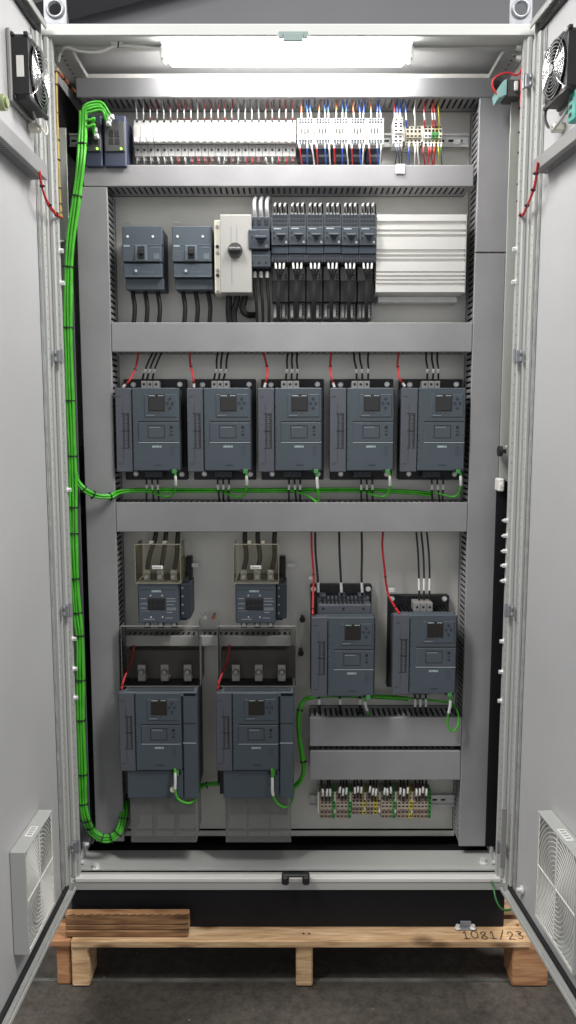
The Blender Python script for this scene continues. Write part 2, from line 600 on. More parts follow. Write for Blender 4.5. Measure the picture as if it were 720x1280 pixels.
# sheets coloured dark for the shade low in the side gaps
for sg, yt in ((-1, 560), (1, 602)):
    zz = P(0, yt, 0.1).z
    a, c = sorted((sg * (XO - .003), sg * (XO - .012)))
    MB().box(a, c, 0.055, DEP - .01, zfl + .002, zz).build('dark_gap_sheet', GAPSHADE if sg < 0 else BLACKP, cab)
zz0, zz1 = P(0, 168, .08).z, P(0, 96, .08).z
MB().box(-XO + .003, -XO + .012, 0.055, DEP - .01, zz0, zz1).build('dark_gap_sheet', BLACKP, cab)  # plain black sheet high in the left gap
for sg, pya, pyb in ((1, 104, 600), (-1, 160, 300)):
    a, c = sorted((sg * (XO - .004), sg * .566))
    MB().cbox(a, c, .072, .076, P(0, pyb, .075).z, P(0, pya, .075).z, .001).build('profile_or_gap_shade', PROF, cab)
for sg, pya, pyb, m in ((1, 602, 1058, BLACKP), (-1, 302, 1052, GAPSHADE)):  # dark sheets added in the gaps, their colour standing for shade
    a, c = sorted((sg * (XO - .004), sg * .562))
    MB().cbox(a, c, .078, .082, P(0, pyb, .08).z, P(0, pya, .08).z, .001).build('profile_or_gap_shade', m, cab)
# plinth
b = MB()
b.cbox(-XO + .004, XO - .004, 0.004, DEP, zp, z0 - .001, .003)
b.build('plinth', BLACKP, cab)
# bolts along the posts


def bolt_geo(b, c, ax, r=0.0065, L=0.008):
    c, ax = Vector(c), Vector(ax)
    b.cyl(c, c + ax * 0.0015, r * 1.5, 12)
    b.cyl(c + ax * 0.0015, c + ax * L, r, 6)


bolts = [(-1, 78, 315), (-1, 78, 355), (-1, 88, 612), (-1, 95, 797), (-1, 95, 834), (-1, 96, 870),
         (1, 645, 313), (1, 644, 354), (1, 631, 800), (1, 630, 838), (1, 629, 874)]
for sg, px, py in bolts:
    p = P(px, py, 0.03)
    b = MB()
    bolt_geo(b, (sg * (xi - .0095), 0.018, p.z), (-sg, 0, 0), 0.006, 0.010)
    b.build('bolt', BOLT, cab)
for k, py in enumerate((650, 669, 688, 706, 725)):
    p = P(632, py, .03)
    b = MB()
    bolt_geo(b, (xi - .0095, 0.018, p.z), (-1, 0, 0), 0.006, 0.010)
    b.cyl((xi - .019, .018, p.z), (xi - .024, .018, p.z), .003, 8)
    b.build('bolt', BOLT, cab)
# latch catches
x0_, x1_, za, zb = R(348, 40, 385, 54, 0)
b = MB()
b.cbox(x0_, x1_, -.006, -.0005, za + .008, zb, .002)
b.cbox(x0_ + .012, x1_ - .012, -.010, -.006, za, zb - .006, .002)
b.build('latch_catch', mat('grey_green_catch', (0.20, 0.25, 0.24), 0.45), cab)
x0_, x1_, za, zb = R(352, 1091, 387, 1104, -.02)
b = MB()
b.cbox(x0_, x1_, -.03, -.012, zb - .010, zb, .004)
b.cbox(x0_, x0_ + .02, -.034, -.0025, za, zb - .004, .005)
b.cbox(x1_ - .02, x1_, -.034, -.0025, za, zb - .004, .005)
b.build('roller_catch', BLACK, cab)

# doors ------------------------------------------------------------
ANG = {-1: rad(1.0), 1: rad(5.0)}


def DF(sg):
    a = ANG[sg]

    def fn(v):   # v = (along the door from the hinge, distance in from the outer skin, z)
        s_, n_, z = v
        return Vector((sg * (XO + .002) + sg * math.sin(a) * s_ - sg * math.cos(a) * n_, -.010 - math.cos(a) * s_ - math.sin(a) * n_, z))
    return fn


def dhit(sg, px, py, n):
    fn = DF(sg)
    p0 = fn(Vector((0, n, 0)))
    nrm = (fn(Vector((0, 1, 0))) - fn(Vector((0, 0, 0))))
    h = hit(px, py, p0, nrm)
    d = fn(Vector((1, 0, 0))) - fn(Vector((0, 0, 0)))
    return (h - p0).dot(d), h.z


DH = 0.60
for sg in (-1, 1):
    fn = DF(sg)
    d = thing('door', None, None)
    d.location = (0, 0, 0)
    dz0, dz1 = z0 + .006, z1 - .004
    MBd = lambda: MB(fn)
    skin = MBd().box(0, DH, 0, .002, dz0, dz1)
    o = skin.build('door', DOORP, cab)
    bpy.data.objects.remove(d)
    d = o
    b = MBd()
    b.cbox(0, .003, .002, .012, dz0, dz1, .001)
    b.cbox(DH - .003, DH, .002, .026, dz0, dz1, .001)
    b.cbox(.003, DH - .003, .002, .024, dz0, dz0 + .003, .001)
    b.cbox(.003, DH - .003, .0215, .026, dz0 + .003, dz0 + .014, .001)
    b.cbox(.003, DH - .003, .002, .026, dz1 - .003, dz1, .001)
    b.cbox(.003, DH - .003, .0215, .026, dz1 - .016, dz1 - .003, .001)
    b.build('rim', GREY, d)
    b = MBd()
    b.cbox(.018, DH - .02, .0025, .012, dz0 + .018, dz0 + .030, .002)
    b.build('gasket', RUBBER, d)
    b = MBd()
    b.cbox(.018, DH - .02, .0025, .012, dz1 - .030, dz1 - .018, .002)
    b.build('gasket', RUBBER, d)
    b = MBd()
    pts = [Vector((.050 + .002 * random.random(), .0055 + .001 * random.random(), dz0 + .04 + (dz1 - dz0 - .08) * i / 120)) for i in range(121)]
    b.cbox(.040, .056, .0025, .006, dz0 + .035, dz1 - .035, .002)
    b.tube(pts, .0042, 6)
    b.build('foam_seal', TAPE, d)
    b = MBd()
    b.cbox(.018, .034, .003, .012, dz0 + .032, dz1 - .032, .002)
    z = dz0 + .06
    while z < dz1 - .06:
        b.cyl((.027, .0115, z), (.027, .0126, z), .0022, 8, 1)
        z += .025
    b.build('perforated_strip', [GREY, GREYP], d)
    for py in (104, 446, 762, 1056):
        px = 66 if sg < 0 else 655
        if py == 104 and sg < 0:
            continue
        z = P(px, py, 0).z
        b = MBd()
        b.cbox(-.012, .012, .016, .024, z - .014, z - .004, .002)
        b.cbox(-.012, .012, .016, .024, z + .004, z + .014, .002)
        b.cbox(-.006, .004, .014, .032, z - .016, z + .016, .002)
        b.cyl((-.002, .034, z - .018), (-.002, .034, z + .018), .004, 10)
        b.build('hinge', GALV, d)
    # upper mounting strip above the fans
    if sg < 0:
        for k in range(4):
            s_, zz = dhit(sg, 2 + k * 3, 14 + k * 13, .003)
    # door handle rod bracket low down (earth stud)
    if sg > 0:
        s_, zz = dhit(sg, 653, 1112, .004)
        b = MBd()
        b.cyl((s_, .002, zz), (s_, .02, zz), .006, 8)
        b.cyl((s_, .004, zz), (s_, .010, zz), .011, 12)
        b.build('earth_stud', BOLT, d)
        b = MBd()
        b.cbox(.03, .034, .026, .040, zz + .02, zz + .19, .001)
        b.build('rod_guide', GREYP, d)

# crane eyes ---------------------------------------------------------
for sg, px, lab in ((-1, 70, 'galvanised lifting eye bracket on the cabinet roof above the green cables'), (1, 650, 'galvanised lifting eye bracket on the cabinet roof above the teal door switch')):
    c = P(px, 27, .045)
    t = thing('lifting_eye', lab, 'lifting eye', (c.x, .045, z1), 'lifting eyes on the cabinet roof')
    b = MB()
    b.cbox(c.x - .031, c.x + .031, .012, .080, z1 + .0005, z1 + .007, .002)
    b.build('foot', GALV, t)
    zc = z1 + .048
    b = MB()
    n = 24
    vs, fs = [], []
    out = []
    for i in range(n):
        a = 2 * math.pi * i / n
        q = max(abs(math.cos(a)), abs(math.sin(a)))
        out.append((c.x + .028 * math.cos(a) / q ** .88, zc + .041 * math.sin(a) / q ** .88))
    inn = [(c.x + .017 * math.cos(2 * math.pi * i / n), zc + .004 + .017 * math.sin(2 * math.pi * i / n)) for i in range(n)]
    for y in (.04, .048):
        vs += [(a, y, e) for a, e in out] + [(a, y, e) for a, e in inn]
    for i in range(n):
        k = (i + 1) % n
        fs += [(i, k, n + k, n + i), (2 * n + i, 2 * n + k, 3 * n + k, 3 * n + i), (i, k, 2 * n + k, 2 * n + i), (n + i, n + k, 3 * n + k, 3 * n + i)]
    b.add(vs, fs)
    b.ring((c.x, .039, zc + .004), (0, 1, 0), .019, .004)
    b.build('eye_plate', GALV, t)
    b = MB()
    for e in (-1, 1):
        b.prism([(.048, z1 + .008), (.078, z1 + .008), (.048, z1 + .07)], 'yz', c.x + e * .024 - .002, c.x + e * .024 + .002)
    b.build('gusset', GALV, t)

# ------------------------------------------------------------------ pallet
ztop = zp
yfront = hit(360, 1176, Vector((0, 0, ztop)), Vector((0, 0, 1))).y
xb0, xb1 = hit(64, 1172, Vector((0, 0, ztop)), Vector((0, 0, 1))).x, hit(664, 1176, Vector((0, 0, ztop)), Vector((0, 0, 1))).x
TB = .022
pal = thing('wooden_pallet', 'rough wooden pallet under the cabinet with handwritten numbers on its front board', 'pallet', (0, .2, 0))
yy = yfront
b = MB()
xbl = hit(88, 1176, Vector((0, 0, ztop)), Vector((0, 0, 1))).x
b.cbox(xbl, xb1, yfront, yfront + .095, ztop - TB, ztop - .0005, .003)
for px in (96, 104, 377, 384, 650, 668):
    p = P(px, 1170, yfront)
    for dy in (.03, .065):
        b.cyl((p.x + dy * .2, yfront + dy, ztop - .001), (p.x + dy * .2, yfront + dy, ztop + .0004), .0032, 8, 1)
db = b.build('deck_board', [WOOD, INK], pal)
xc_, yc_ = 0, 0
pw0 = hit(576, 1170, Vector((0, 0, ztop)), Vector((0, 0, 1)))
pw1 = hit(664, 1170, Vector((0, 0, ztop)), Vector((0, 0, 1)))

HAND = {'1': [[(.2, .72), (.55, 1), (.5, .5), (.52, 0)], [(.15, .03), (.95, -.02)]], '0': [[(.5, 1), (.12, .75), (.08, .3), (.45, -.02), (.9, .25), (.92, .72), (.6, 1.02), (.4, .96)]],
        '8': [[(.85, .85), (.5, 1.02), (.15, .8), (.5, .52), (.88, .22), (.5, -.02), (.1, .22), (.5, .52), (.88, .85)]], '/': [[(.1, -.15), (.55, .5), (.95, 1.15)]],
        '2': [[(.1, .75), (.45, 1.02), (.82, .75), (.45, .35), (.08, 0), (.5, .06), (.95, -.04)]], '3': [[(.1, .92), (.55, 1), (.8, .75), (.45, .53), (.85, .3), (.55, -.02), (.08, .1)]]}
b = MB()
cw_ = (pw1.x - pw0.x) * .9 / 7
for k, ch in enumerate('1081/23'):
    ox, oy = pw0.x + .004 + cw_ * k, yfront + .008 + .0025 * math.sin(k * 2.1)
    for st_ in HAND[ch]:
        q_ = smooth([(ox + u * cw_ * .78, oy + v * .030, ztop + .0006) for u, v in st_], 6)
        for r0, r1 in zip(q_[:-1], q_[1:]):
            d = (r1 - r0).normalized()
            n_ = Vector((-d.y, d.x, 0)) * .0014
            b.add([r0 - n_, r0 + n_, r1 + n_, r1 - n_], [(0, 1, 2, 3)])
b.build('lettering', PEN, db)
for k in range(1, 4):
    y = yfront + .14 * k
    MB().cbox(xbl, xb1 + .02, y, y + .1, ztop - TB, ztop - .0005, .003).build('deck_board', WOOD, pal)
zs = ztop - TB - .0005
for px0, px1, m, dx in ((89, 111, WOOD, .0), (370, 391, WOOD, 0), (641, 686, WOODR, 0)):
    ybk = yfront + .006
    x0 = P(px0, 1200, ybk).x
    x1 = P(px1, 1200, ybk).x
    for y in (0, 1, 2):
        MB().cbox(x0, x1, ybk + .19 * y, ybk + .19 * y + (.085 if y < 2 else .09), .0015, zs, .004).build('block', m, pal)
x0, x1 = P(70, 1195, yfront + .012).x, P(87, 1195, yfront + .012).x
MB().cbox(x0, x1, yfront + .015, yfront + .10, .0015, zs, .003).build('block', WOODR, pal)
MB().cbox(x0 - .02, xbl - .002, yfront + .004, yfront + .10, zs + .0005, ztop - .003, .003).build('deck_board', WOODR, pal)

# loose planks stacked on the pallet
ypl = yfront + .014
for k, (ya, yb, lab, x1p) in enumerate(((1139, 1151.2, 'rough brown plank with saw marks lying on top of the small stack', 236.5), (1151.8, 1158.4, 'thin brown plank in the middle of the small stack on the pallet', 236), (1159, 1166.8, 'brown knotty plank at the bottom of the stack resting on the pallet board', 235))):
    pass
zq = ztop
for k, (th, lab, x1p, dy) in enumerate(((.0195, 'brown knotty plank at the bottom of the stack resting on the pallet board', 235, 0), (.0165, 'thin brown plank in the middle of the small stack on the pallet', 236.3, .002), (.0315, 'rough brown plank with saw marks lying on top of the small stack', 236, .0015))):
    xa, xb = P(81, 1150, ypl).x, P(x1p, 1150, ypl).x
    b = MB()
    b.cbox(xa, xb, ypl + dy, ypl + dy + .024, zq + .0005, zq + th - .0006, .0025)
    if k == 2:
        for q in range(14):
            x = xa + (xb - xa) * (q + .4) / 14.2
            b.prism([(x, zq + th - .0035), (x + .017, zq + th - .0008), (x + .020, zq + th - .0012), (x + .003, zq + th - .005)], 'xz', ypl + dy - .0005, ypl + dy + .001, 1)
    tag(b.build('plank', [WOODB, WOODD]), lab, 'plank', 'planks stacked on the pallet')
    zq += th
# anchor bracket and bolt on the pallet at the plinth
c = hit(581, 1161, Vector((0, 0, ztop)), Vector((0, 0, 1)))
t = thing('anchor_bracket', 'small bolted steel anchor bracket where the black plinth meets the pallet', 'bracket', (c.x, c.y, ztop))
b = MB()
b.cbox(c.x - .028, c.x + .028, -.012, .002, ztop + .0005, ztop + .004, .001)
b.cbox(c.x - .012, c.x + .018, -.001, .0035, ztop + .004, ztop + .02, .001)
b.build('angle', GALV, t)
for dx in (-.02, .022):
    b = MB()
    bolt_geo(b, (c.x + dx, -.006, ztop + .004), (0, 0, 1), .006, .009)
    b.build('bolt', BOLT, t)

# ------------------------------------------------------------------ cable ducts


def duct(label, x0, x1, za, zb, horiz, yf=LID, yb=PLATE - .001, sides=(1, 1), gap=None, group='slotted cable ducts on the mounting plate', lidm=None):
    t = thing('cable_duct', label, 'cable duct', ((x0 + x1) / 2, yb, za), group)
    lidm = lidm or DUCT
    b = MB()
    if gap is None:
        b.cbox(x0, x1, yf, yf + .007, za, zb, .0018)
    else:
        b.cbox(x0, x1, yf, yf + .007, za, gap - .001, .0018)
        b.build('lid', lidm, t)
        b = MB()
        b.cbox(x0 + .001, x1 + .001, yf - .0012, yf + .007, gap + .0015, zb, .0018)
    b.build('lid', lidm, t)
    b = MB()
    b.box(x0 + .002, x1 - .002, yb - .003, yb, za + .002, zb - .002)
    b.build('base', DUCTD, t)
    L0, L1 = (x0, x1) if horiz else (za, zb)
    for q in (0, 1):
        if not sides[q]:
            continue
        b = MB()
        e = (za + .0025, zb - .0025)[q] if horiz else (x0 + .0025, x1 - .0025)[q]
        e0, e1 = (e, e + .0016) if q == 0 else (e - .0016, e)

        def bar(p, r_, y0, y1):
            if horiz:
                b.box(p, r_, y0, y1, e0, e1)
            else:
                b.box(e0, e1, y0, y1, p, r_)
        bar(L0 + .002, L1 - .002, yf + .0075, yf + .020)
        bar(L0 + .002, L1 - .002, yb - .022, yb - .0035)
        p = L0 + .004
        while p < L1 - .012:
            bar(p, p + .0092, yf + .020, yb - .022)
            p += .0155
        b.build('side_wall', DUCT, t)
    return t


def hduct(label, px0, py0, px1, py1, **k):
    x0, x1, za, zb = R(px0, py0, px1, py1, k.get('yf', LID))
    return duct(label, x0, x1, za, zb, True, **k)


XVL0, XVL1 = P(103.5, 527, LID).x, P(141.5, 527, LID).x
XVR0, XVR1 = P(588, 527, LID).x, P(625.5, 527, LID).x
hduct('top grey slotted duct under the lit tube', 95, 97, 617, 121.5)
z_h1b = P(0, 121.5, LID).z
hduct('grey slotted duct under the row of white breakers', 104, 206, 592, 233)
z_h2b = P(0, 233, LID).z
x0, x1, za, zb = R(140, 403, 589, 440, LID)
duct('grey slotted duct between the dark breakers and the five drives', XVL1 + .001, XVR0 - .001, za, zb, True)
x0, x1, za, zb = R(140, 628, 589, 665, LID)
duct('grey slotted duct between the five drives and the two contactors', XVL1 + .001, XVR0 - .001, za, zb, True)
zv = P(0, 1052, LID).z
duct('long upright grey duct beside the green cable harness', XVL0, XVL1, zv, z_h2b - .001, False)
zv = P(0, 1058, LID).z
duct('long upright grey duct with a lid joint beside the aluminium box', XVR0, XVR1, zv, z_h1b - .001, False, gap=P(0, 316, LID).z)
x0, x1, za, zb = R(387, 897, 580, 933, LID)
duct('upper of the two short grey ducts under the two lone drives', x0, XVR0 - .001, za, zb, True)
x0, x1, za, zb = R(387, 938.5, 580, 975, LID)
duct('lower of the two short grey ducts, just above the lower terminal row', x0, XVR0 - .001, za, zb, True)
DUCTL = mat('pale_grey_pvc', (0.52, 0.52, 0.50), 0.45, var=0.05, scale=4)
x0, x1, za, zb = R(150, 793, 364, 806, .165)
duct('pale grey slotted duct behind the clear shields under the contactors', XVL1 + .001, x1, za, zb, True, yf=.150, lidm=DUCTL)

# ------------------------------------------------------------------ light fixture
x0, x1, za, zb = R(207, 52.5, 510, 80, .035)
lf = thing('tube_light', 'glowing white tube light under the cabinet roof', 'light', ((x0 + x1) / 2, .075, zb))
b = MB()
b.cbox(x0, x1, .028, .068, za + .002, zb - .006, .014)
b.build('diffuser', LAMP, lf)
b = MB()
b.cbox(x0 - .012, x1 + .012, .024, .072, zb - .0055, zb + .002, .002)
b.build('housing', WHITE, lf)
for e, x in ((-1, x0), (1, x1)):
    b = MB()
    a, c = sorted((x + e * .0005, x + e * .014))
    b.cbox(a, c, .032, .064, za + .010, zb - .006, .004)
    b.build('end_cap', WHITEB, lf)
wire('lamp_cable', px3((73, 78, .05), (76, 66, .06), (84, 59, .035), (100, 64, .035), (125, 65, .035), (145, 57, .035), (170, 58, .035), (208, 62, .045)), .0032, WHITE,
     'white flex running along the cabinet roof to the tube light', 'cable')
b = MB()
c = P(146, 58, .035)
b.cbox(c.x - .014, c.x + .014, .028, .048, c.z + .004, c.z + .015, .002)
b.tube([c + Vector((.004, -.006, -.006)), c + Vector((.006, -.007, .008))], .002, 6, 1)
tag(b.build('cable_clip', [WHITE, BLACK]), 'small white clip holding the lamp flex to the roof', 'clip')

# ------------------------------------------------------------------ rails


def din_rail(label, px0, px1, py, Y):
    c = P(360, py, Y).z
    x0, x1 = P(px0, py, Y).x, P(px1, py, Y).x
    prof = [(Y, c + .0175), (Y, c + .0125), (Y + .0065, c + .0125), (Y + .0065, c - .0125), (Y, c - .0125), (Y, c - .0175), (Y + .001, c - .0175),
            (Y + .001, c - .0135), (Y + .0075, c - .0135), (Y + .0075, c + .0135), (Y + .001, c + .0135), (Y + .001, c + .0175)]
    b = MB().prism(prof, 'yz', x0, x1)
    x = x0 + .02
    while x < x1 - .02:
        b.box(x, x + .014, Y + .0062, Y + .0066, c - .003, c + .003, 1)
        x += .025
    o = b.build('mounting_rail', [STEEL, BLACK])
    return tag(o, label, 'mounting rail', 'steel mounting rails')


din_rail('upper steel mounting rail behind the white breakers and terminals', 79, 586, 175, .20)
din_rail('lower steel mounting rail carrying the bottom terminal row', 387, 568, 1001, .205)
din_rail('middle steel mounting rail behind the small dark motor starters', 310, 472, 297, .21)
c = P(573, 176, .2)
b = MB()
bolt_geo(b, c + Vector((0, .006, 0)), (0, -1, 0), .006, .006)
tag(b.build('rail_screw', BOLT), 'lone screw in the bare end of the upper rail', 'screw')

# ------------------------------------------------------------------ network switches
for k, (px0, px1, lab) in enumerate(((106, 127, 'dark blue network switch half hidden behind the green cables'), (129, 157, 'dark blue network switch with four open ports next to the breakers'))):
    Y = .105
    x0, x1, za, zb = R(px0, 143, px1, 203, Y)
    t = thing('network_switch', lab, 'network switch', ((x0 + x1) / 2, .2, za), 'network switches')
    b = MB()
    b.cbox(x0, x1, Y + .004, .199, za - .01, zb, .003)
    b.build('housing', SWITCHB, t)
    b = MB()
    zf0, zf1 = P(0, 189, Y).z, P(0, 152, Y).z
    b.cbox(x0 + .004, x1 - .003, Y, Y + .0035, zf0, zf1, .001)
    fp = b.build('face_plate', KNOB, t)
    xm = (x0 + x1) / 2
    for r_ in range(2):
        for q in (-1, 1):
            zc = P(0, 167.5 + r_ * 9.5, Y).z
            b = MB()
            b.cbox(xm + q * .008 - .0065, xm + q * .008 + .0065, Y - .001, Y + .001, zc - .007, zc + .007, .0015)
            b.box(xm + q * .008 - .003, xm + q * .008 + .003, Y - .0011, Y + .001, zc + .006, zc + .0095)
            b.build('port', BLACK, t)
    zc = P(0, 186, Y).z
    b = MB().cyl((x1 - .012, Y - .002, zc), (x1 - .012, Y, zc), .003, 10)
    b.build('indicator', LEDG, t)

# ------------------------------------------------------------------ miniature circuit breakers
NB = 24
xa, xb = P(166.5, 165, .14).x, P(370, 165, .14).x
wp = (xb - xa) / NB
zA, zB, zC, zD, zE = [P(0, y, .14).z for y in (147.5, 156, 178.5, 181, 193.5)]


def breaker(i, lab):
    x0, x1 = xa + wp * i + .0003, xa + wp * (i + 1) - .0003
    xm = (x0 + x1) / 2
    t = thing('circuit_breaker', lab, 'circuit breaker', (xm, .2, zE), 'white circuit breakers on the upper rail')
    b = MB()
    b.cbox(x0, x1, .158, .199, zE, zA, .001)
    b.cbox(x0, x1, .140, .1585, zC, zB - .002, .001)
    b.box(x0, x1, .1515, .1585, zB - .0022, zA - .002)
    b.build('body', MCBW, t)
    b = MB()
    b.cbox(x0, x1, .150, .1578, zE - .001, zC - .0012, .001)
    b.box(xm - .004, xm + .004, .155, .17, zE - .010, zE - .0012)
    b.build('lower_cover', MCBG, t)
    b = MB()
    zz = P(0, 151.5, .15).z
    b.cyl((xm, .1500, zz), (xm, .152, zz), .0030, 10)
    zz = P(0, 187.5, .15).z
    b.cyl((xm, .1490, zz), (xm, .1515, zz), .0032, 10)
    b.build('screw_hole', BLACK, t)
    zz = (zC + zD) / 2 + .004
    if i < 4:
        b = MB()
        b.box(x0 + .001, x1 - .001, .1392, .1402, zz - .002, zz + .012, 1)
        b.cbox(xm - .0055, xm + .0055, .128, .1395, zz - .003, zz + .008, .0015)
        b.build('toggle', [WHITEB, GREYP], t)
    else:
        b = MB()
        b.cbox(xm - .006, xm + .006, .134, .1398, zz, zz + .006, .0015)
        b.build('toggle', WHITEB, t)
    if i % 2 == 0 and i > 3:
        b = MB()
        b.box(x0 + .002, x1 - .002, .1394, .1402, zB - .016, zB - .0145)
        b.build('print', GREYP, t)


for i in range(NB):
    breaker(i, (ORD[i] + ' slim white circuit breaker counted from the network switches' + (', black-edged switch' if i < 4 else '')))
rw = random.Random(3)
for i in range(NB):
    px = 170.7 + 8.48 * i
    dx = rw.uniform(-2.5, 2)
    red = i >= 2 and rw.random() < .75
    wire('control_wire', px3((px + dx, 122, .165), (px + dx * .6, 132, .15), (px, 141, .15), (px, 149, .157)), .0013, RED if red else WHITE,
         (('red' if red else 'white') + ' wire with white ferrule entering the top of the ' + ORD[i] + ' white breaker'), 'wire', 'wires above the white breakers', [(.55, .9)], n=5, seg=4)
for i in range(NB):
    px = 171.2 + 8.45 * i
    dx = rw.uniform(-2, 3)
    red = i > 3 and rw.random() < .7
    wire('control_wire', px3((px, 193, .157), (px + dx * .3, 198, .152), (px + dx, 205, .16)), .0013, RED if red else WHITE,
         (('red' if red else 'white') + ' wire leaving the bottom of the ' + ORD[i] + ' white breaker'), 'wire', 'wires below the white breakers', [(.0, .35)], n=5, seg=4, sm=SLEEVE)

# ------------------------------------------------------------------ white relays
REL = ORD
for i in range(5):
    Y = .135
    p0 = 371.5 + 21.8 * i
    x0, x1, za, zb = R(p0, 147.5, p0 + 21.2, 181, Y)
    t = thing('safety_relay', ORD[i] + ' white relay counted from the breakers, with dark terminals', 'relay', ((x0 + x1) / 2, .2, za), 'white relays on the upper rail')
    b = MB()
    b.cbox(x0, x1, Y, .18, za, zb, .0015)
    b.build('body', MCBW, t)
    zl = P(0, 202, .165).z
    b = MB()
    b.cbox(x0 + .001, x1 - .001, .165, .199, zl, za - .0005, .001)
    b.cbox(x0 + .012, x1 - .006, .1645, .166, zl + .012, zl + .018, .0004, 1)
    b.build('base', [BLUED, GREYP], t)
    for top in (1, 0):
        b = MB()
        for r_ in range(2):
            for q in range(5):
                x = x0 + .004 + (x1 - x0 - .008) * (q + .5) / 5
                z = (zb - .004 - r_ * .0065) if top else (za + .004 + r_ * .0065)
                b.box(x - .0026, x + .0026, Y - .0008, Y + .001, z - .0022, z + .0022)
        b.build('terminal', BLUED, t)
    b = MB()
    xm, zm = (x0 + x1) / 2, (za + zb) / 2 + .002
    for q in range(3):
        b.box(xm - .012 + q * .008, xm - .008 + q * .008, Y - .0008, Y + .001, zm - .006 - q % 2 * .002, zm + .006)
    b.build('setting_dial', KNOB, t)
    cols = ((.25, ORANGE, 'orange'), (.62, BLUEW, 'blue'), (.82, GREYW, 'pale grey'))
    for q, (f, m, cn) in enumerate(cols):
        px = p0 + 21 * f
        dx = rw.uniform(-3, 2)
        wire('control_wire', px3((px + dx, 122, .155), (px + dx * .5, 134, .14), (px, 143, .135), (px, 149, .14)), .0018, (m if q < 2 else BLUEW),
             ((cn if q < 2 else 'second blue') + ' wire entering the top of the ' + ORD[i] + ' white relay'), 'wire', 'wires above the white relays', [(.6, .95)], n=5, seg=4)
    cols = ((.12, RED, 'red'), (.6, BLUEW, 'blue'), (.85, SLEEVE, 'white'))
    for q, (f, m, cn) in enumerate(cols):
        px = p0 + 21 * f
        dx = rw.uniform(-2, 4)
        wire('control_wire', px3((px, 180, .136), (px + dx * .3, 188, .13), (px + dx, 206, .155)), .0018, m,
             (cn + ' wire hanging from the bottom of the ' + ORD[i] + ' white relay'), 'wire', 'wires below the white relays', [(.05, .4)], n=5, seg=4)

# ------------------------------------------------------------------ top terminals beside the relays


def terminal_group(label, px0, px1, py0, py1, Y, cols, group, body=None, brk=True):
    x0, x1, za, zb = R(px0, py0, px1, py1, Y)
    t = thing('terminal_block', label, 'terminal block', ((x0 + x1) / 2, .2, za), group)
    n = len(cols)
    w = (x1 - x0 - (.005 if brk else 0)) / n
    zm = (za + zb) / 2
    if brk:
        MB().cbox(x0 - .0025, x0 + .004, Y + .003, .199, za + (zb - za) * .2, zb - (zb - za) * .02, .001).build('end_bracket', CREAM, t)
    for i, (m, m2) in enumerate(cols):
        a = x0 + (.005 if brk else 0) + w * i
        b = MB()
        b.cbox(a + .0002, a + w - .0002, Y + .004, .199, za, zb, .0006)
        b.cbox(a + .0002, a + w - .0002, Y, Y + .006, za + (zb - za) * .36, zb - (zb - za) * .36, .0006, 1)
        for z in (za + (zb - za) * .09, za + (zb - za) * .24, zb - (zb - za) * .24, zb - (zb - za) * .09, (za + zb) / 2 - .002, (za + zb) / 2 + .0085):
            b.box(a + w * .2, a + w * .8, Y + .0032 if abs(z - (za + zb) / 2) > (zb - za) * .15 else Y - .0006, Y + .005, z - .0021, z + .0021, 2)
        b.build('terminal', [m, m2, INK], t)
    return t


TG = 'terminal blocks on the upper rail'
terminal_group('narrow white coupling relay pair next to the empty rail gap', 492, 504, 146, 178, .135, [(WHITEB, WHITE)] * 2, TG, brk=False)
terminal_group('cream terminal block between the coupling relays and the yellow-green one', 505, 527, 157, 181, .145, [(CREAM, BEIGE)] * 4, TG)
terminal_group('cream terminal block with green and yellow jumpers at the rail end', 528, 553, 156, 182, .145, [(CREAM, WHITE), (CREAM, WHITE), (CREAM, GREENP), (YELLOW, GREENP), (CREAM, CREAM)], TG)
for px, m, cn in ((494, RED, 'red'), (497.5, BLUEW, 'dark blue'), (501, BLUEW, 'second dark blue'), (508, BLUEW, 'third dark blue'), (519, SLEEVE, 'white'), (531, RED, 'red'), (541, RED, 'red'), (544, RED, 'red'), (549, YELLOW, 'yellow')):
    k = {531: 'first ', 541: 'second ', 544: 'third '}.get(px, '')
    wire('control_wire', px3((px + rw.uniform(-2, 1), 124, .155), (px - 1, 138, .138), (px, 150, .14), (px, 160, .15)), .0018, m,
         k + cn + ' wire entering the top of the ' + ('coupling relays' if px < 504 else 'cream terminal block' if px < 527 else 'cream and yellow terminal block'), 'wire', 'wires above the upper terminals', [(.45, .7)] if px != 549 else (), n=5, seg=4)
for px, m, cn in ((494, BLUED, 'dark'), (498, BLUED, 'second dark'), (502, BLUED, 'third dark'), (511, BLUEW, 'blue'), (518, SLEEVE, 'white'), (522, SLEEVE, 'second white'), (530, RED, 'first red'), (535, RED, 'second red'), (539, RED, 'third red'), (543, RED, 'fourth red'), (548, YELLOW, 'yellow'), (552, DGREEN, 'green')):
    wire('control_wire', px3((px, 178, .145), (px + rw.uniform(-1, 2), 190, .132), (px + rw.uniform(-1, 3), 206, .155)), .0018, m,
         cn + ' wire hanging below the ' + ('coupling relays' if px < 504 else 'cream terminal block' if px < 527 else 'cream and yellow terminal block'), 'wire', 'wires below the upper terminals', [(.0, .3)], n=5, seg=4)
x0, x1, za, zb = R(494.5, 205, 506, 217, LID - .003)
tag(MB().cbox(x0, x1, LID - .004, LID - .0012, za, zb, .0005).build('paper_tag', WHITEB), 'small blank white tag stuck on the duct under the coupling relays', 'tag')

# ------------------------------------------------------------------ moulded case breakers
Ym = .115
x0, x1, za, zb = R(151, 281, 203, 361, Ym)
mw = x1 - x0


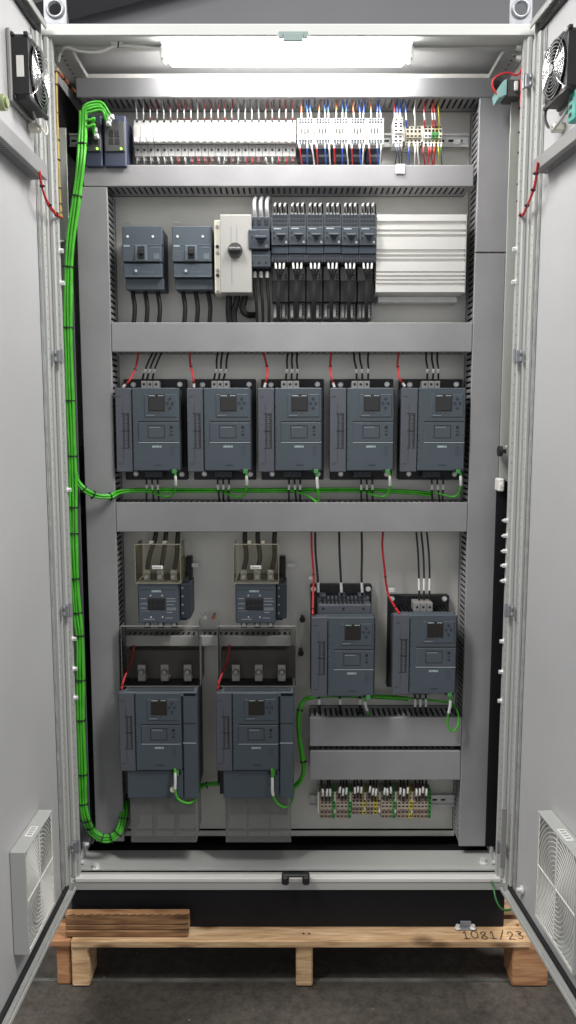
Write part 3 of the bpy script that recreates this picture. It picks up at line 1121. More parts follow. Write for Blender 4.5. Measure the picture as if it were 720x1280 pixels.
def mccb():
    t = thing('moulded_case_breaker', '', 'breaker', (0, 0, 0), 'blue-grey moulded case breakers')
    Wd, Hd = .106, zb - za
    q = lambda v: Hd * (1 - v)          # v measured from the top
    h = Wd / 2
    yb = PLATE - .001
    MB().cbox(-h + .003, h + .001, Ym + .03, yb, .004, Hd - .004, .002).build('case', BLUED, t)
    b = MB().cbox(-h, h, Ym + .012, Ym + .03, q(.30), Hd, .002)
    for x in (-.038, .029):
        b.cyl((x, Ym + .010, q(.165)), (x, Ym + .0125, q(.165)), .0035, 10, 1)
    b.build('terminal_cover', [BLUE, BOLT], t)
    b = MB().cbox(-h + .001, h - .001, Ym, Ym + .03, q(.575), q(.303), .002)
    b.box(-h + .003, h - .003, Ym - .0006, Ym + .001, q(.312), q(.303), 1)
    b.box(-h + .006, -h + .022, Ym - .0006, Ym + .001, q(.335), q(.322), 2)
    b.box(h - .021, h - .006, Ym - .0006, Ym + .001, q(.535), q(.445), 1)
    b.box(h - .028, h - .006, Ym - .0005, Ym + .001, q(.36), q(.345), 1)
    b.box(-h + .006, -h + .028, Ym - .0005, Ym + .001, q(.43), q(.42), 1)
    b.box(-h + .006, -h + .024, Ym - .0005, Ym + .001, q(.47), q(.46), 1)
    b.build('front_cover', [BLUE, BLUEL, TEAL], t)
    b = MB().cbox(-.017, .015, Ym - .003, Ym + .0005, q(.565), q(.32), .0015, 1)
    b.cbox(-.0095, .0085, Ym - .0042, Ym - .0025, q(.54), q(.335), .001)
    b.cbox(-.0075, .0065, Ym - .014, Ym - .004, q(.47), q(.375), .0015)
    b.build('toggle', [BLACK, BLUEL], t)
    b = MB().cbox(-h + .003, h, Ym + .004, Ym + .03, q(.815), q(.592), .002)
    b.box(-h + .006, h - .004, Ym + .0035, Ym + .005, q(.805), q(.79), 1)
    b.cyl((-.016, Ym + .002, q(.715)), (-.016, Ym + .0045, q(.715)), .006, 14, 1)
    b.cyl((-.016, Ym + .001, q(.715)), (-.016, Ym + .0025, q(.715)), .003, 10, 2)
    for k in range(4):
        b.box(-.002 + k * .009, .002 + k * .009, Ym + .0035, Ym + .005, q(.74), q(.72), 1)
    b.build('trip_unit', [BLUE, BLUEL, TEAL], t)
    MB().cbox(-h + .005, h + .002, Ym + .018, Ym + .045, 0, q(.818), .002).build('terminal_cover', BLUE, t)
    return t


m1 = mccb()
m1['label'] = 'blue-grey breaker with a black toggle nearest the green cables'
m1.location = ((x0 + x1) / 2, 0, za)
m2 = copy_tree(m1)
m2['label'] = 'blue-grey breaker with a black toggle beside the white knob switch'
x0b, x1b, _, _ = R(214, 281, 265, 361, Ym)
m2.location = ((x0b + x1b) / 2, 0, za)
for k, c0 in enumerate((166, 229)):
    for q in range(3):
        px = c0 + q * 15.7
        wire('power_cable', px3((px - 1, 352, .175), (px, 366, .165), (px + 2.5, 385, .16), (px + 1, 408, .165)), .0062, CABLE,
             ORD[q] + ' thick black cable under the breaker ' + ('nearest the green cables' if k == 0 else 'beside the white knob switch'), 'cable', 'black cables under the moulded case breakers', n=8)
for px, lab in ((160, 'tiny white marker above the first blue-grey breaker'), (221, 'tiny white marker above the second blue-grey breaker')):
    a, e, f, g = R(px - 3.5, 276.5, px + 3.5, 279.5, PLATE - .002)
    tag(MB().box(a, e, PLATE - .003, PLATE - .0005, f, g).build('marker_tag', WHITE), lab, 'tag')

# ------------------------------------------------------------------ main switch with knob
Y = .10
t = thing('main_switch', 'ivory switch box with a grey rotary knob and drilled side strip', 'switch', P(294, 367, PLATE))
x0, x1, za, zb = R(275, 268, 314.5, 366, Y)
b = MB()
b.cbox(x0, x1, Y, PLATE - .001, za, zb, .002)
b.build('cover', COVERW, t)
sx0, sx1, sa, sb = R(268, 275, 275.5, 367, Y + .012)
b = MB()
b.cbox(sx0, sx1 + .002, Y + .012, PLATE - .02, sa, sb, .002)
for k, py in enumerate((282, 307, 315, 337, 343, 364)):
    zc = P(0, py, Y).z
    xm = (sx0 + sx1) / 2
    b.cyl((xm, Y + .0105, zc), (xm, Y + .0125, zc), .0045, 12, 1 if k in (1, 4) else 2)
b.build('side_strip', [CREAM, BLACK, GREYP], t)
c = P(294, 313.5, Y)
b = MB()
b.cyl((c.x, Y - .008, c.z), (c.x, Y, c.z), .0195, 28)
b.cbox(c.x - .018, c.x + .018, Y - .022, Y - .008, c.z - .006, c.z + .006, .004)
b.build('knob', KNOB, t)
b = MB()
b.box(c.x - .011, c.x - .0095, Y - .0005, Y + .001, c.z + .02, c.z + .062)
b.box(c.x + .004, c.x + .0053, Y - .0005, Y + .001, c.z + .02, c.z + .066)
b.box(c.x - .010, c.x - .0085, Y - .0005, Y + .001, c.z - .085, c.z - .02)
b.build('edge_line', GREYP, t)
for q, (px, e) in enumerate(((286, 286), (296, 292), (306, 300))):
    wire('power_cable', px3((px, 360, .16), (px, 372, .155), (e + 3, 385, .155), (e + 8, 393, .165), (e + 20, 394, .20)) if q == 2 else px3((px, 360, .16), (px, 375, .155), (e, 392, .16), (e + 2, 408, .165)), .0088, CABLE,
         ORD[q] + ' thick black cable under the ivory switch box', 'cable', 'black cables under the ivory switch box', n=8)

# ------------------------------------------------------------------ large motor protector
Y = .095
t = thing('motor_breaker', 'large dark blue motor breaker beside the ivory switch box', 'motor breaker', P(324, 334, .2))
x0, x1, za, zb = R(310.5, 269, 338, 333, Y)
hh = zb - za
q = lambda v: zb - hh * v
MB().cbox(x0 + .001, x1 - .001, Y + .03, .205, za + .004, zb - .002, .002).build('case', BLUED, t)
b = MB().cbox(x0, x1, Y + .012, Y + .032, q(.26), zb, .002)
for k in range(3):
    x = x0 + (x1 - x0) * (k + .55) / 3.2
    b.cbox(x - .005, x + .005, Y + .0105, Y + .013, q(.17), q(.05), .001, 1)
b.build('top_terminal', [BLUED, BLACK], t)
b = MB().cbox(x0, x1 - .002, Y, Y + .03, q(.66), q(.27), .002)
b.box(x0 + .003, x0 + .02, Y - .0005, Y + .001, q(.31), q(.295), 1)
b.cbox(x0 + .008, x0 + .012, Y - .001, Y + .001, q(.46), q(.40), .0005, 2)
b.box(x1 - .014, x1 - .006, Y - .0005, Y + .001, q(.63), q(.57), 1)
b.build('front_cover', [BLUEK, BLUEL, BLACK], t)
xm = (x0 + x1) / 2 + .004
b = MB().cyl((xm, Y - .006, q(.45)), (xm, Y, q(.45)), .011, 20)
b.cbox(xm - .016, xm + .016, Y - .016, Y - .005, q(.48), q(.42), .002)
b.build('rotary_knob', BLUED, t)
b = MB().cbox(x0 + .001, x1, Y + .010, Y + .034, za, q(.67), .002)
b.box(x0 + .004, x1 - .003, Y + .0095, Y + .011, q(.78), q(.765), 1)
for k in range(3):
    x = x0 + (x1 - x0) * (k + .55) / 3.2
    b.cyl((x, Y + .0092, q(.91)), (x, Y + .011, q(.91)), .003, 10, 2)
b.build('bottom_terminal', [BLUEK, BLUEL, BLACK], t)
for k in range(3):
    px = 318.5 + 7.8 * k
    wire('power_cable', px3((px + .5, 272, .125), (px - .5, 262, .12), (px - .5, 252, .13), (px + 2, 247, .15), (px + 3.5, 252, .175), (px + 3.5, 270, .18)), .0052, GREYW,
         ORD[k] + ' looped grey cable on top of the large motor breaker', 'cable', 'looped grey cables on the motor breaker', n=8)
    wire('power_cable', px3((px, 330, .14), (px, 345, .13), (px, 358, .135), (px + 2, 380, .14), (px + 3 - k * .5, 410, .16)), .0040, CABLE,
         ORD[k] + ' black cable with white sleeve under the large motor breaker', 'cable', 'black cables under the motor breaker', [(.19, .29)], parts=True, n=8)

# ------------------------------------------------------------------ six motor starters
Y = .10
x0, x1, za, zb = R(339, 266.5, 470.7, 327, Y)
sw = (x1 - x0) / 6
sh = zb - za
zlow = P(0, 398, Y + .05).z - za


def starter():
    t = thing('motor_starter', '', 'motor starter', (0, 0, 0), 'small dark motor starters')
    h = sw / 2 - .0004
    q = lambda v: sh * (1 - v)
    MB().cbox(-h, h, Y + .03, .205, .002, sh - .002, .001).build('case', BLUED, t)
    for top in (1, 0):
        b = MB()
        va, vb = (0, .27) if top else (.83, 1.0)
        b.cbox(-h, h, Y + .008, Y + .031, q(vb), q(va), .001)
        for r_ in range(3 if top else 2):
            for k in range(5):
                x = -h + .003 + (2 * h - .006) * (k + .5) / 5
                z = q(va + (vb - va) * (r_ + .5) / (3 if top else 2))
                b.box(x - .0027, x + .0027, Y + .0072, Y + .009, z - .0032, z + .0032, 1)
        if top:
            for k in range(4):
                x = -h + .004 + (2 * h - .008) * (k + .5) / 4
                b.box(x - .002, x + .002, Y + .012, Y + .02, sh, sh + .004, 2)
        b.build('terminal', [BLUEK, BLACK, GREYW], t)
    b = MB().cbox(-h, h, Y, Y + .031, q(.66), q(.275), .0015)
    b.box(-h + .006, -h + .026, Y - .0005, Y + .001, q(.33), q(.305), 1)
    b.cyl((-h + .007, Y - .0008, q(.40)), (-h + .007, Y + .001, q(.40)), .0026, 10, 2)
    b.box(-h + .005, -h + .010, Y - .0008, Y + .001, q(.52), q(.48), 2)
    b.box(h - .009, h - .004, Y - .0005, Y + .001, q(.62), q(.57), 1)
    b.build('front_cover', [BLUEK, LINE, BLACK], t)
    b = MB().cyl((.003, Y - .006, q(.46)), (.003, Y, q(.46)), .0085, 18)
    b.cbox(-.010, .016, Y - .013, Y - .005, q(.485), q(.435), .0018)
    b.build('rotary_knob', BLUEK, t)
    MB().cbox(-h, h, Y + .005, Y + .031, q(.825), q(.665), .001).build('lower_cover', BLUED, t)
    # contactor and adapter under the breaker
    zc0, zc1 = P(0, 378, Y + .04).z - za, P(0, 351, Y + .04).z - za
    b = MB().cbox(-h + .002, h - .002, Y + .06, .205, zlow, -.001, .001)
    for z in [zlow + .01 + .008 * k for k in range(int((-zlow - .02) / .008))]:
        b.box(h - .010, h - .005, Y + .0592, Y + .061, z, z + .0045, 1)
    b.build('adapter', [GREYP, BLACK], t)
    MB().cbox(-h + .001, h - .001, Y + .035, Y + .07, zc0, zc1, .0015).build('contactor', BLACK, t)
    b = MB()
    for k in range(3):
        x = -h + .008 + k * .012
        b.cbox(x - .004, x + .004, Y + .05, Y + .0595, zlow + .002, zc0 - .004, .001)
    b.build('output_terminal', GREYP, t)
    return t


st = starter()
for i in range(6):
    o = st if i == 0 else copy_tree(st)
    o.location = (x0 + sw * (i + .5), 0, za + rw.uniform(-.0008, .0008))
    o['label'] = ORD[i] + ' small dark motor starter counted from the large motor breaker'
    pc = 350 + 22 * i
    for q_ in range(3):
        px = pc - 7 + 6.2 * q_
        wire('power_cable', px3((px + 1, 268, .118), (px, 260, .115), (px + 1, 255, .125), (px + 3.5, 256, .14), (px + 4, 268, .16)), .0022, CABLE,
             ORD[q_] + ' looped black wire on top of the ' + ORD[i] + ' small motor starter', 'wire', 'looped wires above the motor starters', [(.34, .55)], n=5, seg=4, sm=GREYW)  # grey stretch is a painted highlight on the loop, not a sleeve
        px = pc - 5 + 4.6 * q_
        wire('power_cable', px3((px + (q_ - 1) * .8, 325, .115), (px, 336, .11), (pc - 1 + (q_ - 1) * 1.2, 350, .122), (pc - 2 + (q_ - 1) * 1.4, 376, .125), (pc - 2 + (q_ - 1) * 1.5, 408, .15)), .0024, CABLE,
             ORD[q_] + ' black wire with white ferrule under the ' + ORD[i] + ' small motor starter', 'wire', 'wires below the motor starters', [(.08, .25)], n=5, seg=5)

# ------------------------------------------------------------------ aluminium box
Y = .12
x0, x1, za, zb = R(470.5, 268, 583, 366, Y)
t = thing('aluminium_box', 'large ribbed aluminium box beside the small motor starters', 'box', ((x0 + x1) / 2, .2, za))
hh = zb - za
prof = []
flat = [(0, .08), (.15, .19), (.22, .25), (.285, .44), (.49, .505), (.54, .56), (.60, .72), (.745, .77), (.80, .82), (.85, .87), (.905, .99)]
zprev = None
pts = []
for a, e in flat:
    if pts:
        am = (pts[-1][1], a)
        pts_g = (Y + .006)
        prof += [(Y + .006, zb - hh * (am[0] + .004)), (Y + .006, zb - hh * (am[1] - .004))]
    prof += [(Y, zb - hh * a), (Y, zb - hh * e)]
    pts.append((a, e))
prof += [(Y + .008, za), (.205, za), (.205, zb)]
b = MB().prism(prof, 'yz', x0, x1 - .003)
b.build('ribbed_front', ALU, t)
MB().cbox(x1 - .0028, x1, Y - .001, .205, za, zb, .001).build('end_plate', GREYP, t)
MB().cbox(x0 + .01, x1 - .01, .17, PLATE - .001, za - .018, za - .0005, .002).build('foot', STEEL, t)

# ------------------------------------------------------------------ soft starters
FWD, FHT = .172, .2265


def front_module(t, xl, zb, yf):
    """the common operating front: left edge xl, bottom zb, face at yf"""
    X = lambda u: xl + FWD * u
    Z = lambda v: zb + FHT * (1 - v)          # v from the top
    b = MB().cbox(X(0), X(.258), yf + .003, yf + .03, Z(1), Z(0), .0018)
    b.box(X(.03), X(.10), yf + .0026, yf + .004, Z(.105), Z(.10), 1)
    b.box(X(.03), X(.10), yf + .0026, yf + .004, Z(.905), Z(.90), 1)
    b.box(X(.115), X(.12), yf + .0026, yf + .004, Z(.90), Z(.18), 2)
    b.box(X(.20), X(.212), yf + .0022, yf + .004, Z(.71), Z(.30), 1)
    for k in range(16):
        v = .315 + .395 * k / 16
        b.box(X(.125), X(.145), yf + .0022, yf + .004, Z(v + .012), Z(v), 1)
        w = (.165, .178, .17, .185)[k % 4]
        b.box(X(w), X(.20), yf + .0022, yf + .004, Z(v + .010), Z(v + .002), 1)
    for v in (.30, .505, .71):
        b.box(X(.09), X(.22), yf + .0022, yf + .004, Z(v + .006), Z(v), 1)
    b.build('terminal_cover', [BLUEC, INK, BLUED], t)
    b = MB().cbox(X(.268), X(1), yf, yf + .03, Z(.985), Z(0), .002)
    for v in (.03, .22, .33, .38, .48, .55, .62, .70, .78, .85):
        b.box(X(.266), X(.29), yf - .0004, yf + .002, Z(v + .006), Z(v), 1)
    b.box(X(.36), X(.995), yf - .0004, yf + .001, Z(.403), Z(.39), 1)
    b.box(X(.36), X(.995), yf - .0012, yf + .001, Z(.652), Z(.640), 2)
    b.box(X(.60), X(.72), yf - .0004, yf + .001, Z(.925), Z(.91), 3)
    for v in (.70, .73, .76, .79):
        b.box(X(.85), X(.92), yf - .0004, yf + .001, Z(v + .005), Z(v), 3)
    b.build('front_cover', [BLUE, INK, LINE, BLUED], t)
    b = MB().cbox(X(.985), X(1.018), yf + .010, yf + .05, Z(.98), Z(.02), .001)
    for k in range(13):
        v = .09 + k * .031
        b.box(X(.992), X(1.021), yf + .0092, yf + .05, Z(v + .015), Z(v), 1)
    b.build('side_vent', [BLUED, BLACK], t)
    # operating panel
    b = MB().cbox(X(.46), X(.965), yf - .0016, yf + .001, Z(.345), Z(.075), .0012)
    b.box(X(.49), X(.62), yf - .002, yf, Z(.325), Z(.32), 1)
    for k in range(6):
        b.box(X(.50 + k * .035), X(.512 + k * .035), yf - .002, yf, Z(.31), Z(.285), 2 if k != 4 else 3)
    pn = b.build('operating_panel', [BLUE, LINE, BLUED, REDM], t)
    b = MB().cbox(X(.525), X(.785), yf - .0026, yf - .001, Z(.275), Z(.075), .0006)
    b.cbox(X(.535), X(.775), yf - .0031, yf - .002, Z(.268), Z(.105), .0005, 1)
    b.text('SIEMENS', FWD * .10, X(.585), yf - .0028, Z(.092), 2, FHT * .014)
    for k in range(4):
        b.box(X(.685 + k * .022), X(.697 + k * .022), yf - .0028, yf - .002, Z(.097), Z(.086), 2)
    b.build('screen', [INK, SCREEN, TEAL], pn)
    for u, v in ((.865, .125), (.825, .178), (.905, .178), (.865, .235)):
        b = MB()
        b.cyl((X(u), yf - .0032, Z(v)), (X(u), yf - .001, Z(v)), .0036, 8)
        b.build('button', BLUED, pn)
    # flap with window
    b = MB().cbox(X(.36), X(.995), yf - .0022, yf + .0005, Z(.636), Z(.408), .0012)
    u0, u1, v0, v1 = .515, .775, .445, .59
    e = .0007
    for (a, c, f, g) in ((X(u0), X(u1), Z(v0) - e, Z(v0) + e), (X(u0), X(u1), Z(v1) - e, Z(v1) + e), (X(u0) - e, X(u0) + e, Z(v1), Z(v0)), (X(u1) - e, X(u1) + e, Z(v1), Z(v0))):
        b.box(a, c, yf - .0028, yf - .0018, f, g, 1)
    b.box(X(.53), X(.70), yf - .0026, yf - .0018, Z(.468), Z(.462), 2)
    b.box(X(.86), X(.90), yf - .003, yf - .0018, Z(.482), Z(.45), 1)
    b.box(X(.86), X(.90), yf - .0027, yf - .0018, Z(.52), Z(.51), 1)
    b.box(X(.86), X(.90), yf - .003, yf - .0018, Z(.56), Z(.545), 1)
    b.build('flap', [BLUE, INK, LINE], t)
    MB().text('SIEMENS', FWD * .150, X(.645), yf - .0006, Z(.695), 0, FHT * .0255).build('badge', TEAL, t)


def screw_part(t, x, y, z):
    b = MB().cyl((x, y - .0025, z), (x, y, z), .0075, 18)
    b.cyl((x, y - .006, z), (x, y - .0025, z), .005, 6)
    b.ring((x, y - .0028, z), (0, 1, 0), .0066, .0012, 18, 5)
    b.build('screw', BOLT, t)


def term_block(t, name, x0, x1, y0, y1, za, zb, m, holes=True):
    b = MB().cbox(x0, x1, y0, y1, za, zb, .0015)
    for k in range(3):
        x = x0 + (x1 - x0) * (k + .5) / 3
        b.cyl((x, y0 - .0005, (za + zb) / 2 + .001), (x, y0 + .001, (za + zb) / 2 + .001), .0036, 12, 1)
        if k:
            xx = x0 + (x1 - x0) * k / 3
            b.box(xx - .0005, xx + .0005, y0 - .0006, y0 + .001, za, zb, 1)
    b.build(name, [m, BLACK], t)


def soft_starter_small():
    t = thing('soft_starter', '', 'soft starter', (0, 0, 0), 'blue-grey soft starters with small screens')
    yf = .105
    xl = -FWD / 2
    b = MB().cbox(xl + .006, xl + FWD + .010, .195, PLATE - .001, -.028, FHT + .028, .002)
    b.build('heat_sink', BLACK, t)
    MB().cbox(xl + .002, xl + FWD - .001, yf + .025, .196, .003, FHT - .003, .002).build('housing', BLUED, t)
    front_module(t, xl, 0, yf)
    for x, z in ((xl + .034, FHT + .012), (xl + FWD - .008, FHT + .013), (xl + .036, -.011), (xl + FWD - .006, -.012)):
        screw_part(t, x, .195, z)
    term_block(t, 'terminal_block', xl + .062, xl + .112, .155, .194, FHT + .0005, FHT + .021, GREYP)
    term_block(t, 'terminal_block', xl + .068, xl + .118, .150, .194, -.018, -.0005, BLUED)
    b = MB().cbox(xl + FWD * .835, xl + FWD * .985, yf - .0008, yf + .02, .0, .0085, .001)
    b.cbox(xl + FWD * .88, xl + FWD * .95, yf - .0016, yf, -.004, .007, .001, 1)
    b.build('socket', [BLACK, GREENP], t)
    return t


s0 = soft_starter_small()
names5 = ['blue-grey soft starter nearest the green cables in the row of five', 'second blue-grey soft starter from the green cables in the row of five', 'middle blue-grey soft starter in the row of five', 'fourth blue-grey soft starter from the green cables in the row of five', 'blue-grey soft starter at the far end of the row of five from the green cables']
short5 = ['first', 'second', 'middle', 'fourth', 'last']
zb5 = P(0, 590, .105).z
cx5 = [184.3, 273.3, 362.4, 452.6, 541]
for i in range(5):
    o = s0 if i == 0 else copy_tree(s0)
    o['label'] = names5[i]
    o.rotation_euler = (0, rw.uniform(-.0035, .0035), rw.uniform(-.006, .006))
    o.location = (P(cx5[i], 537, .105).x, 0, zb5)
red5 = [[(173, 438), (170, 458), (162, 475), (154, 484)], [(236.5, 438), (238, 455), (241.5, 472), (242.5, 484)], [(328, 438), (333, 455), (334, 470), (330.5, 484)], [(414, 438), (413, 455), (414, 470), (418, 484)], [(499, 438), (497, 455), (499, 472), (506, 483)]]
blk5 = [[(193, 182, 177), (198, 187.5, 183), (204, 193.5, 190)], [(273, 270.7, 267), (279, 276, 273), (286, 282.7, 279)], [(360.5, 359, 357), (366, 365.5, 364), (372, 372, 371)], [(442.5, 445.4, 446), (449.6, 452.7, 453), (461, 460.7, 460)], [(533, 534.5, 534), (540, 542, 541), (547, 548, 548)]]


def red_wire(pts, lab):
    p = smooth(px3(*pts), 5)
    t = thing('red_wire', lab, 'wire', p[-1], 'red control wires at the soft starters')
    b = MB()
    for k in range(3):
        ph = 2.1 * k
        b.tube([q + Vector((math.cos(ph + i * .25) * .0018, math.sin(ph + i * .25) * .0018, 0)) for i, q in enumerate(p)], .0016, 5)
    b.build('conductor', RED, t)
    for f in (.45, .85):
        i = int(f * (len(p) - 1))
        d = (p[min(i + 1, len(p) - 1)] - p[i - 1]).normalized()
        b = MB()
        b.cyl(p[i] - d * .001, p[i] + d * .001, .0045, 10)
        b.build('cable_tie', BLACK, t)
    i = int(.9 * (len(p) - 1))
    MB().tube(p[i:], .0036, 6).build('ferrule', SLEEVE if len(pts) < 5 else RED, t)


for i in range(5):
    n = short5[i]
    red_wire([(x, y, .15 if k < 2 else .125) for k, (x, y) in enumerate(red5[i])], 'short red tied wires reaching the ' + n + ' soft starter of the row of five')
    for q_ in range(3):
        a, m_, e = blk5[i][q_]
        wire('power_cable', px3((a, 437, .165), ((a + m_) / 2 - 1, 450, .155), (m_, 461, .15), ((m_ + e) / 2, 468, .16), (e, 477, .168)), .0028, CABLE,
             ORD[q_] + ' black lead with white sleeve above the ' + n + ' soft starter of the row of five', 'cable', 'black leads above the row of five', [(.50, .68)], parts=True, n=7)
        px = cx5[i] - 1.5 + 7 * q_
        dx = rw.uniform(-1, 4)
        wire('power_cable', px3((px, 595, .165), (px + .5, 606, .158), (px + dx * .5, 616, .155), (px + dx, 632, .165)), .0028, CABLE,
             ORD[q_] + ' black lead with white sleeve below the ' + n + ' soft starter of the row of five', 'cable', 'black leads below the row of five', [(.38, .55)], parts=True, n=7)
    px = cx5[i] + 34.5
    pts = [(px, 589, .11), (px + .5, 598, .108), (px + .5, 608, .118), (px - 2, 617, .14), (px - 10, 621, .15), (px - 26, 617, .155), (px - 38, 614, .16)]
    if i == 2:
        pts = [(px, 589, .11), (px - .5, 600, .108), (px + .5, 612, .112), (px + 2, 622, .12), (px - 1, 627, .135), (px - 14, 619, .15), (px - 34, 613, .16)]
    wire('network_cable', px3(*pts), .0032, GREEN, 'green cable with white sleeve plugged into the ' + n + ' soft starter of the row of five', 'network cable', 'green cables under the row of five', [(.13, .30)], parts=True, n=7)
    a, e, f, g = R(cx5[i] - 13 if i else 168, 466, cx5[i] - 6 if i else 175, 470, PLATE - .002)

# lone right-hand pair ------------------------------------------------------


def vent_top(t, xl, z, y0, y1, rows, n):
    b = MB().cbox(xl + .012, xl + FWD - .004, y0, y1, z - .012, z, .001)
    w = (FWD - .024) / n
    for r_ in range(rows):
        ya = y0 + .004 + (y1 - y0 - .006) * r_ / rows
        yb_ = y0 + .004 + (y1 - y0 - .006) * (r_ + .72) / rows
        for k in range(n):
            x = xl + .016 + w * k
            b.box(x, x + w * .62, ya, yb_, z - .001, z + .0003, 1)
    b.build('vent_grille', [BLUEL, BLACK], t)


def soft_starter_deep(kind):
    t = thing('soft_starter', '', 'soft starter', (0, 0, 0), 'blue-grey soft starters with small screens')
    yf = .065
    xl = -FWD / 2
    up_ = .012 if kind == 'fins' else .050
    MB().cbox(xl + .001, xl + FWD + .006, .200, PLATE - .001, -.025, FHT + up_ + .012, .002).build('heat_sink', BLACK, t)
    MB().cbox(xl + .002, xl + FWD - .001, yf + .025, .15, .003, FHT - .015, .002).build('housing', BLUED, t)
    front_module(t, xl, 0, yf)
    vent_top(t, xl, FHT - .0005, yf + .004, yf + .040, 2, 24)
    if kind == 'fins':
        b = MB()
        for k in range(15):
            x = xl + .012 + (FWD - .02) * k / 14
            b.box(x - .0012, x + .0012, yf + .045, .1995, FHT - .05, FHT - .004)
        b.box(xl + .01, xl + FWD - .004, yf + .045, .1995, FHT - .07, FHT - .0505)
        b.build('cooling_fins', BLACK, t)
        term_block(t, 'terminal_block', xl + .062, xl + .115, yf + .05, yf + .10, FHT - .004, FHT + .022, GREYP)
        s1, s2 = (xl + .012, FHT + .014), (xl + FWD - .008, FHT + .014)
    else:
        b = MB().cbox(xl + .020, xl + FWD - .004, yf + .048, .19, FHT - .03, FHT + .024, .002)
        b.cbox(xl + .020, xl + FWD - .004, yf + .10, .19, FHT + .0242, FHT + .034, .002)
        for k in range(11):
            x = xl + .034 + (FWD - .06) * k / 10
            b.box(x - .003, x + .003, yf + .060, yf + .096, FHT + .0235, FHT + .0248, 1)
            b.box(x - .0025, x + .0025, yf + .0994, yf + .12, FHT + .027, FHT + .0345, 1)
        for k in range(3):
            x = xl + .034 + (FWD - .06) * k / 2
            b.cyl((x, yf + .0472, FHT + .013), (x, yf + .049, FHT + .013), .0035, 10, 1)
            b.cbox(x - .010, x + .010, yf + .0975, .188, FHT + .0345, FHT + .043, .001)
        b.build('terminal_deck', [BLUEC, BLACK], t)
        s1, s2 = (xl + .009, FHT + .050), (xl + FWD - .004, FHT + .050)
    for s_ in (s1, s2):
        screw_part(t, s_[0], .200, s_[1])
    b = MB().cbox(xl + FWD * .835, xl + FWD * .985, yf - .0008, yf + .02, .0, .0085, .001)
    b.cbox(xl + FWD * .88, xl + FWD * .95, yf - .0016, yf, -.004, .007, .001, 1)
    b.build('socket', [BLACK, GREENP], t)
    term_block(t, 'terminal_block', xl + .065, xl + .115, .13, .199, -.022, -.0005, BLUED)
    return t


sc_ = soft_starter_deep('deck')
sc_['label'] = 'soft starter with a terminal deck on top, above the green cable bend'
sc_.location = (P(428.5, 815, .065).x, 0, P(0, 872, .065).z)
sd_ = soft_starter_deep('fins')
sd_['label'] = 'soft starter with black cooling fins on top, beside the upright duct with a lid joint'
sd_.location = (P(531, 815, .065).x, 0, P(0, 869, .065).z)
red_wire([(389, 662, .16), (390, 690, .15), (392, 725, .14), (391, 755, .10), (391, 768, .075)], 'long red tied wires reaching the soft starter with the terminal deck')
red_wire([(479, 662, .16), (478, 685, .15), (481, 715, .15), (485, 742, .15), (493, 757, .11), (499, 767, .08)], 'long red tied wires reaching the soft starter with the black fins')
for q_, (a, m_, e) in enumerate(((394, 397, 398), (424, 426, 427), (452, 452, 453))):
    wire('power_cable', px3((a, 660, .17), (a + .5, 690, .16), (m_, 720, .155), (e, 740, .16), (e, 745, .165)), .0033, CABLE,
         ORD[q_] + ' long black lead with white sleeve above the soft starter with the terminal deck', 'cable', 'black leads above the lone soft starters', [(.62, .76)], parts=True, n=7)
for q_, (a, m_, e) in enumerate(((520, 523.5, 524), (526, 530, 530), (533, 537, 537))):
    wire('power_cable', px3((a, 660, .17), (m_ - 1, 690, .16), (m_, 715, .155), (e, 738, .15), (e, 755, .145)), .0028, CABLE,
         ORD[q_] + ' black lead with white sleeve above the soft starter with the black fins', 'cable', 'black leads above the lone soft starters', [(.62, .74)], parts=True, n=7)
for q_, px in enumerate((399, 425, 450)):
    wire('power_cable', px3((px, 868, .15), (px, 880, .15), (px, 902, .16)), .004, CABLE,
         ORD[q_] + ' short black lead between the terminal deck soft starter and the duct', 'cable', 'black leads below the lone soft starters', [(.25, .5)], parts=True, n=7)
for q_, px in enumerate((518.5, 525, 532)):
    wire('power_cable', px3((px, 868, .15), (px + .5, 880, .15), (px + 1, 902, .16)), .003, CABLE,
         ORD[q_] + ' short black lead between the black-finned soft starter and the duct', 'cable', 'black leads below the lone soft starters', [(.3, .55)], parts=True, n=7)
wire('network_cable', px3((562, 868, .07), (563, 880, .072), (560, 896, .085), (560, 908, .09), (567, 914, .09), (573, 905, .09), (572, 890, .10), (565, 880, .13), (545, 876, .15), (500, 872, .17), (460, 871, .17)), .0032, GREEN,
     'green cable looped over the duct under the soft starter with the black fins', 'network cable', 'green cables by the lone soft starters', [(.07, .16)], parts=True, n=7)
wire('network_cable', px3((456, 871, .07), (457, 882, .09), (461, 893, .13), (463, 904, .16)), .0032, GREEN,
     'green cable with white sleeve dropping from the terminal deck soft starter into the duct', 'network cable', 'green cables by the lone soft starters', [(.2, .5)], parts=True, n=7)


for px0, py0, px1, py1, lab in ((386, 720.5, 393, 724.5, 'small white device tag by the soft starter with the terminal deck'), (486, 735.5, 494, 740, 'small white device tag by the soft starter with the black fins')):
    a, e, f, g = R(px0, py0, px1, py1, .19)
    tag(MB().cbox(a, e, .188, .2005, f, g, .0004).build('marker_tag', WHITEB), lab, 'tag')


